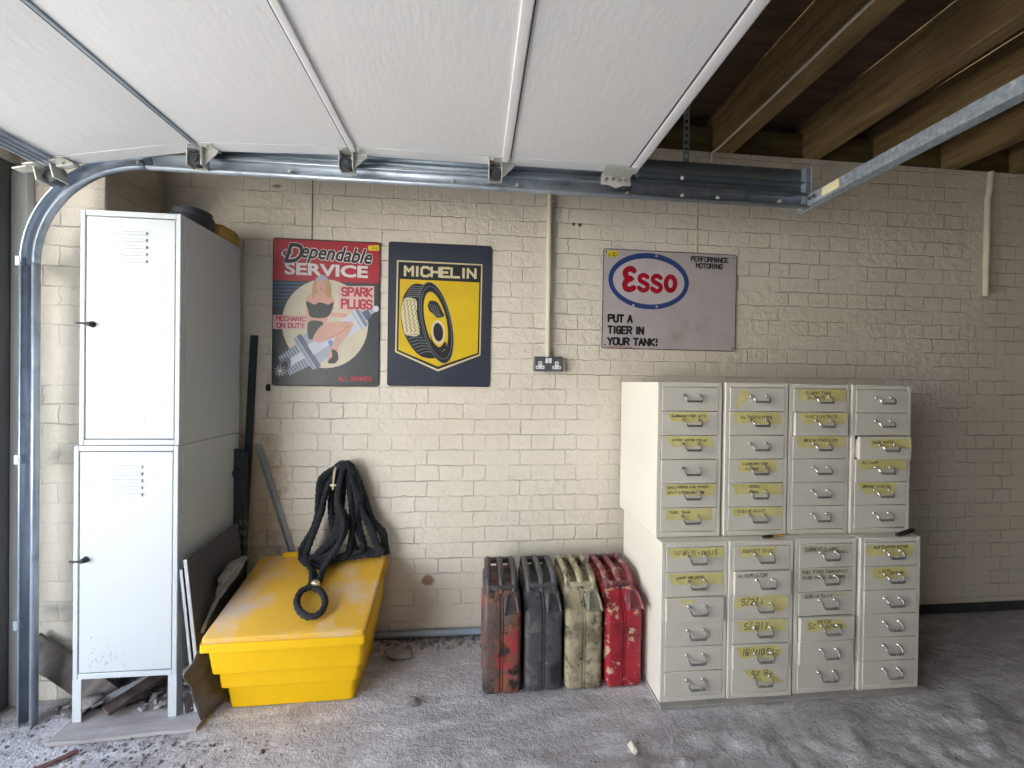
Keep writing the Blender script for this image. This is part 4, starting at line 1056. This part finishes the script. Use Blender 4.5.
b = MB(); b.prism(fillet([p1(474, 90), p1(524, 88), p1(526, 112), p1(476, 112)][::-1], .004, 2), 'y', -.0045, -.0040)
sticker_m = paint('yellow_price_sticker', 'F0D820', .5, var=.04)
st = b.build('price_sticker', sticker_m, s1); b = MB(); handwrite(b, '245', p1(492, 106)[0], p1(492, 106)[1], .012, .0018, lambda p, l=0: (p[0], -.0049, p[1]), 0, random.Random(2)); b.build('price_marking', M['ink'], st, smooth=0)
b = MB(); b.tube([(.176, .002, .690), (.176, .003, 1.24)], .0016, 6); b.build('hanging_wire', M['black_metal'], s1)
holes(s1, [(.02, .68), (.476, .68), (.02, .02), (.476, .02)], rust)

A2 = dict(navy=tin('sign_navy', '343A48', **worn), cream=tin('sign_cream_line', 'D9CDA4'), ink=tin('sign_ink', '23252C'), yellow=tin('sign_yellow', 'DDBB1C', **worn), gold=tin('sign_gold', 'C9A62A'), grey=tin('sign_tyre_grey', '7C8286'), paleyellow=tin('sign_pale_yellow', 'E4D590'))
s2 = sign('tin_sign', (-.430, -.006, 1.245), .502, .704, 'black tin sign with a yellow shield and a car tyre on it', 'sign', A2['navy'], rust)
a = Art(A2)
def p2(x, y):
    s_ = (x-38)/452; t_ = (y-72-18*s_)/(637-17*s_); return (s_*.502, (1-t_)*.704)
P2 = lambda *q: [p2(x, y) for x, y in q]
a.poly(P2((74, 154), (450, 170), (446, 572), (258, 644), (70, 560)), 'cream', 1)
a.poly(P2((80, 161), (444, 176), (440, 567), (258, 635), (77, 555)), 'ink', 2)
a.poly(P2((88, 237), (437, 250), (433, 561), (258, 623), (84, 550)), 'yellow', 3)
a.fat('MICHELIN', p2(104, 0)[0], p2(264, 231)[1], p2(424, 0)[0], p2(264, 182)[1], .0118, 'cream', 3)
# the tyre, seen from its tread side
f2 = lambda x, y: (380+(392-380)*4.417+x*4.417/9.03-380, 0)
def p3(x, y): return p2((12+x/9.03)*4.417, (64+y/9.03)*4.417)
P3 = lambda *q: [p3(x, y) for x, y in q]
a.smooth(P3((200, -50), (290, -40), (370, 0), (440, 90), (485, 240), (500, 420), (495, 540), (440, 605), (340, 622), (245, 590), (160, 490), (100, 360), (82, 210), (95, 90), (140, 0)), 'ink', 4)
a.smooth(P3((110, 85), (215, 95), (225, 220), (250, 405), (130, 410), (100, 320), (85, 210)), 'cream', 5)
for k in range(5):
    x0 = 104+k*30
    a.line(P3(*[(x0+(8 if i % 2 else -8)+i*2.6*(1+.2*k), 92+i*21) for i in range(15)]), .0032, 'ink', 6)
for k in range(7):
    x0, y0 = 140+k*18, 420+k*26
    a.line(P3((x0-20+k*4, y0+6), (x0+60, y0-16), (x0+120+k*4, y0-10)), .0032, 'grey', 5)
for k in range(6): a.line(P3((128+k*6, 60-k*18), (190+k*10, 66-k*18), (240+k*10, 60-k*17)), .0030, 'grey', 5)
for k in range(22):
    an = -2.4+k*.165; cx, cy = 352+10*k*.6, 310
    x, y = 245+6*k+22*math.sin(k*.29)*0, 40+k*26
    x = 238+30*(k/21)**1.1*5.2
    a.line(P3((x, y), (x+30, y+8), (x+34, y+22)), .0030, 'grey', 6)
a.ell(*p3(402, 300), .074, .205, 'ink', 7, rot=.22)
for rr in (1.0, .9):
    pts = []
    for k in range(41):
        an = 2*pi*k/40; x, z = .073*rr*cos(an), .203*rr*sin(an); c0 = p3(402, 300); pts.append((c0[0]+x*cos(.22)-z*sin(.22), c0[1]+x*sin(.22)+z*cos(.22)))
    a.line(pts, .0024, 'grey', 8)
a.ell(*p3(396, 290), .052, .150, 'yellow', 9, rot=.22)
a.smooth(P3((322, 135), (350, 100), (410, 120), (455, 200), (470, 240), (410, 255), (370, 220), (335, 190)), 'ink', 10)
for k in range(4): a.line(P3((335+k*22, 128+k*6), (360+k*22, 190+k*10), (392+k*20, 240+k*6)), .0022, 'grey', 11)
a.ell(*p3(418, 385), .034, .060, 'cream', 10, rot=.1); a.ell(*p3(418, 385), .024, .046, 'ink', 11, rot=.1)
a.smooth(P3((350, 395), (372, 470), (430, 520), (480, 470), (492, 520), (440, 560), (370, 520)), 'ink', 10)
a.build('printed_face', s2)
holes(s2, [(.018, .684), (.484, .684), (.018, .02), (.484, .02)], rust)

A3 = dict(grey=tin('sign_pale_grey', 'BDB6B6', spots=[('A89C96', .55, .75, 4), ('6E5E54', .72, .78, 9)]), blue=tin('sign_logo_blue', '324A86'), red=tin('sign_logo_red', 'AE1730'), black=tin('sign_lettering_black', '222024'), rustred=tin('sign_rust_red', 'A8504A'), pale=tin('sign_oval_white', 'C6BEC0'))
s3 = sign('tin_sign', (.645, -.006, 1.452), .728, .512, 'wide pale grey tin sign with a blue oval and red lettering, above the drawer cabinets', 'sign', A3['grey'], rust, R(.2))
a = Art(A3)
def p4(x, y):
    s_ = (x-75)/816; t_ = (y-85-30*s_)/(605-15*s_); return (s_*.728, (1-t_)*.512)
P4 = lambda *q: [p4(x, y) for x, y in q]
ro = -.03
a.ell(*p4(350, 281), .2175, .146, 'blue', 1, rot=ro, n=64); a.ell(*p4(350, 283), .193, .119, 'pale', 2, rot=ro, n=64)
for x, y in ((392, 127), (258, 428), (400, 436), (137, 372)): a.ell(*p4(x, y), .006, .006, 'pale', 3)
ww = .030
a.line(P4((258, 218), (240, 206), (214, 216), (207, 240), (222, 262), (246, 268), (222, 274), (205, 300), (214, 328), (238, 332), (258, 322)), ww, 'red', 3, 4)
for dx, dy in ((0, 0), (80, 4)): a.line(P4((340+dx, 256+dy), (318+dx, 244+dy), (296+dx, 254+dy), (296+dx, 276+dy), (318+dx, 290+dy), (340+dx, 304+dy), (338+dx, 328+dy), (314+dx, 338+dy), (290+dx, 322+dy)), ww*.80, 'red', 3, 4)
a.line(P4(*[(481+28*cos(k*pi/12), 294+42*sin(k*pi/12)) for k in range(25)]), ww*.86, 'red', 3)
for txt, x0, y0, x1, y1 in (('PUT A', 106, 479, 258, 532), ('TIGER IN', 105, 549, 327, 602), ('YOUR TANK!', 105, 619, 416, 671)):
    A_, B_ = p4(x0, y1), p4(x1, y0); a.fat(txt, A_[0], A_[1]-.002, B_[0], p4(x0, y0)[1]-.002, .0105, 'black', 3)
for txt, x0, y0, x1, y1 in (('PERFORMANCE', 602, 128, 838, 162), ('MOTORING', 634, 168, 803, 202)):
    A_, B_ = p4(x0, y1), p4(x1, y0); a.fat(txt, A_[0], p4((x0+x1)/2, y1)[1], B_[0], p4((x0+x1)/2, y0)[1], .0060, 'black', 3)
a.line(P4((108, 682), (254, 684)), .004, 'rustred', 3)
a.build('printed_face', s3)
b = MB(); b.prism(fillet([p4(94, 104), p4(158, 98), p4(162, 134), p4(98, 138)][::-1], .005, 2), 'y', -.0022, -.0012)
st = b.build('price_sticker', sticker_m, s3); b = MB(); handwrite(b, '£30'.replace('£', 'E'), p4(106, 130)[0], p4(106, 130)[1], .017, .003, lambda p, l=0: (p[0], -.0026, p[1]), 0, random.Random(4)); b.build('price_marking', M['ink'], st, smooth=0)
b = MB(); b.tube([(.502, .002, .500), (.498, .003, 1.02)], .0024, 6); b.build('hanging_wire', M['conduit'], s3)
holes(s3, [(.016, .494), (.712, .494), (.016, .018), (.712, .018)], rust)

# ------------------------------------------------------------------ debris by the lockers
def board(name, label, c, L, Wd, Th, rot, mat, cat='plank', seed=0, group=None):
    b = MB(); rg = random.Random(seed)
    n = 8; top = []
    for i in range(n+1): top.append((-L/2+L*i/n+(0 if 0 < i < n else rg.uniform(-.006, .006)), -Wd/2+rg.uniform(-.003, .003)))
    for i in range(n, -1, -1): top.append((-L/2+L*i/n+(0 if 0 < i < n else rg.uniform(-.006, .006)), Wd/2+rg.uniform(-.003, .003)))
    b.prism(top, 'z', -Th/2, Th/2)
    o = b.build(name, mat, bevel=min(.0015, Th*.2)); o.location = c; o.rotation_euler = rot
    return tag(o, label, cat, group)
board('plank', 'thin grey board on the floor under the front legs of the lower locker', (-1.215, -.418, .007), .47, .145, .0135, (0, 0, R(3)), M['dustwood'], 'plank', 1)
board('plank', 'grey weathered plank leaning in the corner between door track and locker', (-1.545, -.315, .125), .36, .095, .020, (R(78), R(42), R(5)), M['oldwood'], 'plank', 2)
board('plank', 'dark wet plank lying slanted among the rubble under the lower locker', (-1.262, -.275, .058), .31, .085, .014, (R(-10), R(-8), R(58)), M['darkwood'], 'plank', 3)
board('lath', 'pale thin lath lying left of the dark plank under the lower locker', (-1.335, -.270, .040), .26, .030, .008, (0, R(-4), R(48)), M['post'], 'lath', 4)
board('wood_scrap', 'buff timber offcut lying at the back under the lower locker', (-1.36, -.12, .045), .22, .10, .08, (0, 0, R(12)), paint('buff_timber', '8E8068', .8, var=.25, scale=14), 'wood scrap', 5)
board('wood_scrap', 'small pale wood chip lying right of the dark plank under the locker', (-1.150, -.250, .060), .11, .038, .008, (R(10), 0, R(-16)), M['paperwhite'], 'wood scrap', 6)
board('wood_scrap', 'grey wood offcut leaning on the rubble behind the right front leg', (-1.105, -.200, .065), .12, .06, .012, (R(28), R(20), R(30)), M['oldwood'], 'wood scrap', 7)
board('wood_scrap', 'dark sliver of wood on the floor in front of the left locker leg', (-1.365, -.565, .006), .115, .018, .006, (0, 0, R(40)), M['leaf'], 'wood scrap', 8)
board('wood_scrap', 'small brown wood chip standing against the front left foot of the yellow bin', (-.968, -.352, .028), .055, .022, .008, (R(80), R(78), R(10)), paint('light_brown_wood', 'A88A64', .8), 'wood scrap', 10)
board('slate', 'broken slate lying on the rubble between the locker leg and the leaning boards', (-1.055, -.30, .030), .10, .07, .010, (R(18), R(-22), R(40)), M['litter'], 'slate', 11)
board('slate', 'broken slate standing tilted at the foot of the leaning boards', (-1.055, -.37, .030), .08, .055, .008, (R(50), R(12), R(60)), M['litter'], 'slate', 12)
board('slate', 'flat broken slate left of the locker behind the door track', (-1.50, -.22, .014), .20, .13, .012, (R(3), R(6), R(-15)), M['litter'], 'slate', 13)
# crumpled plastic beside the bin
b = MB()
def flap(u, v):
    s_ = v; pts = [(-.985, -.445, .006), (-1.000, -.455, .080), (-1.030, -.462, .165), (-1.036, -.462, .205), (-1.018, -.455, .238), (-1.004, -.446, .262)]
    S = spline(pts, 6); f = s_*(len(S)-1); i = min(int(f), len(S)-2); p = S[i].lerp(S[i+1], f-i)
    wd = .075+.02*sin(s_*5)
    q = p+Vector((.50*wd*u-.01*u*u, .115*u*(1-.4*s_), .012*sin(u*4+s_*6)))
    n = noise.noise(q*16)*.012
    return (q.x+n, q.y, max(.004, q.z+n))
b.grid(flap, 14, 34)
tag(b.build('plastic_sheet', M['sheet'], solid=.0025, smooth=70), 'dusty grey plastic sheet folded between the leaning boards and the yellow bin', 'plastic sheet')
b = MB()
def bag(u, v):
    a = 2*pi*u; S = spline([(-1.016, -.395, .310), (-1.012, -.36, .355), (-1.004, -.31, .41), (-.995, -.265, .455), (-.985, -.235, .49), (-.960, -.21, .515)], 6)
    f = v*(len(S)-1); i = min(int(f), len(S)-2); p = S[i].lerp(S[i+1], f-i)
    r = .007+.030*max(0, sin(min(1, max(0, (v-.35)/.65))*pi))**.8
    k = noise.noise(Vector((cos(a)*2, sin(a)*2, v*9)))*.55
    return (p.x+.75*r*cos(a)*(1+k), p.y+1.1*r*sin(a)*(1+k), p.z+.4*r*sin(a*2)*(1+k))
b.grid(bag, 28, 40)
tag(b.build('plastic_bag', M['film'], smooth=60), 'cloudy crumpled plastic bag wedged between the charcoal board and the bin lid', 'plastic bag')

def pebble(name, label, c, r, sq, mat, cat, seed, group=None):
    bm = bmesh.new(); bmesh.ops.create_icosphere(bm, subdivisions=3, radius=1)
    for v in bm.verts:
        n = 1+.35*noise.noise(v.co*1.3+Vector((seed*7.1, 0, 0)))+.14*noise.noise(v.co*3.5+Vector((0, seed*3.0, 0)))
        v.co = Vector((v.co.x*sq[0], v.co.y*sq[1], v.co.z*sq[2]))*r*n
    z0 = min(v.co.z for v in bm.verts)
    for v in bm.verts: v.co.z -= z0
    me = bpy.data.meshes.new(name); bm.to_mesh(me); bm.free(); me.materials.append(mat); me.shade_smooth()
    o = bpy.data.objects.new(name, me); C.objects.link(o); o.location = c
    return tag(o, label, cat, group)
pebble('stone', 'small dark stone on the bare floor left of the jerry cans', (-.232, -.415, -.003), .020, (1.5, .9, .7), M['litter'], 'stone', 1)
pebble('stone', 'pale stone chip on the floor in front of the red jerry can', (.561, -.668, -.003), .016, (.8, 1.5, .8), M['paperwhite'], 'stone', 2)
pebble('stone', 'flat stone by the wall right of the yellow bin', (-.335, -.14, -.003), .040, (1.6, .9, .4), M['stone'], 'stone', 3)
pebble('stone', 'rounded stone under the lower locker at the foot of the leaning plank', (-1.445, -.34, -.003), .032, (1.3, 1, .8), M['stone'], 'stone', 4)

# loose grit and flakes: nobody could count them
b = MB(); rg = random.Random(21)
def chip(x, y, s_, z=0):
    if -1.03 < x < -.36 and -.50 < y < -.12: return                # nothing under the bin
    if .70 < x < 1.93 and y > -.54: return                         # nor under the cabinets
    h = s_*rg.uniform(.15, .55); a0 = rg.random()*6.3; n = rg.choice((4, 5, 6)); el = rg.uniform(.35, 1)
    tilt = rg.uniform(-.35, .35)
    pts = [(s_*cos(2*pi*i/n+.2)*rg.uniform(.7, 1.2), el*s_*sin(2*pi*i/n+.2)*rg.uniform(.7, 1.2)) for i in range(n)]
    lo = [(x+p*cos(a0)-q*sin(a0), y+p*sin(a0)+q*cos(a0), z-.002+tilt*p) for p, q in pts]
    hi = [(x+.8*(p*cos(a0)-q*sin(a0)), y+.8*(p*sin(a0)+q*cos(a0)), z+h+tilt*p) for p, q in pts]
    b.loft([lo, hi])
for k in range(420): chip(rg.uniform(-1.56, -.98), -rg.uniform(.06, .40), rg.uniform(.006, .024), rg.uniform(0, .03)*(rg.random() < .6))
for k in range(330): chip(-1.2+rg.gauss(0, .26), -.52+rg.gauss(0, .06), rg.uniform(.002, .009))
for k in range(320): chip(rg.uniform(-1.5, 2.4), -rg.uniform(.45, .95), rg.uniform(.0015, .004))
for k in range(260): chip(rg.uniform(-.1, 2.2), -rg.uniform(.62, .95), rg.uniform(.002, .006))
for k in range(120): chip(rg.uniform(-.45, .06), -rg.uniform(.01, .10), rg.uniform(.004, .016))
o = b.build('floor_grit', M['litter'], smooth=0); tag(o, 'loose grit, flakes and rubble strewn over the concrete floor', 'grit', None, 'stuff')
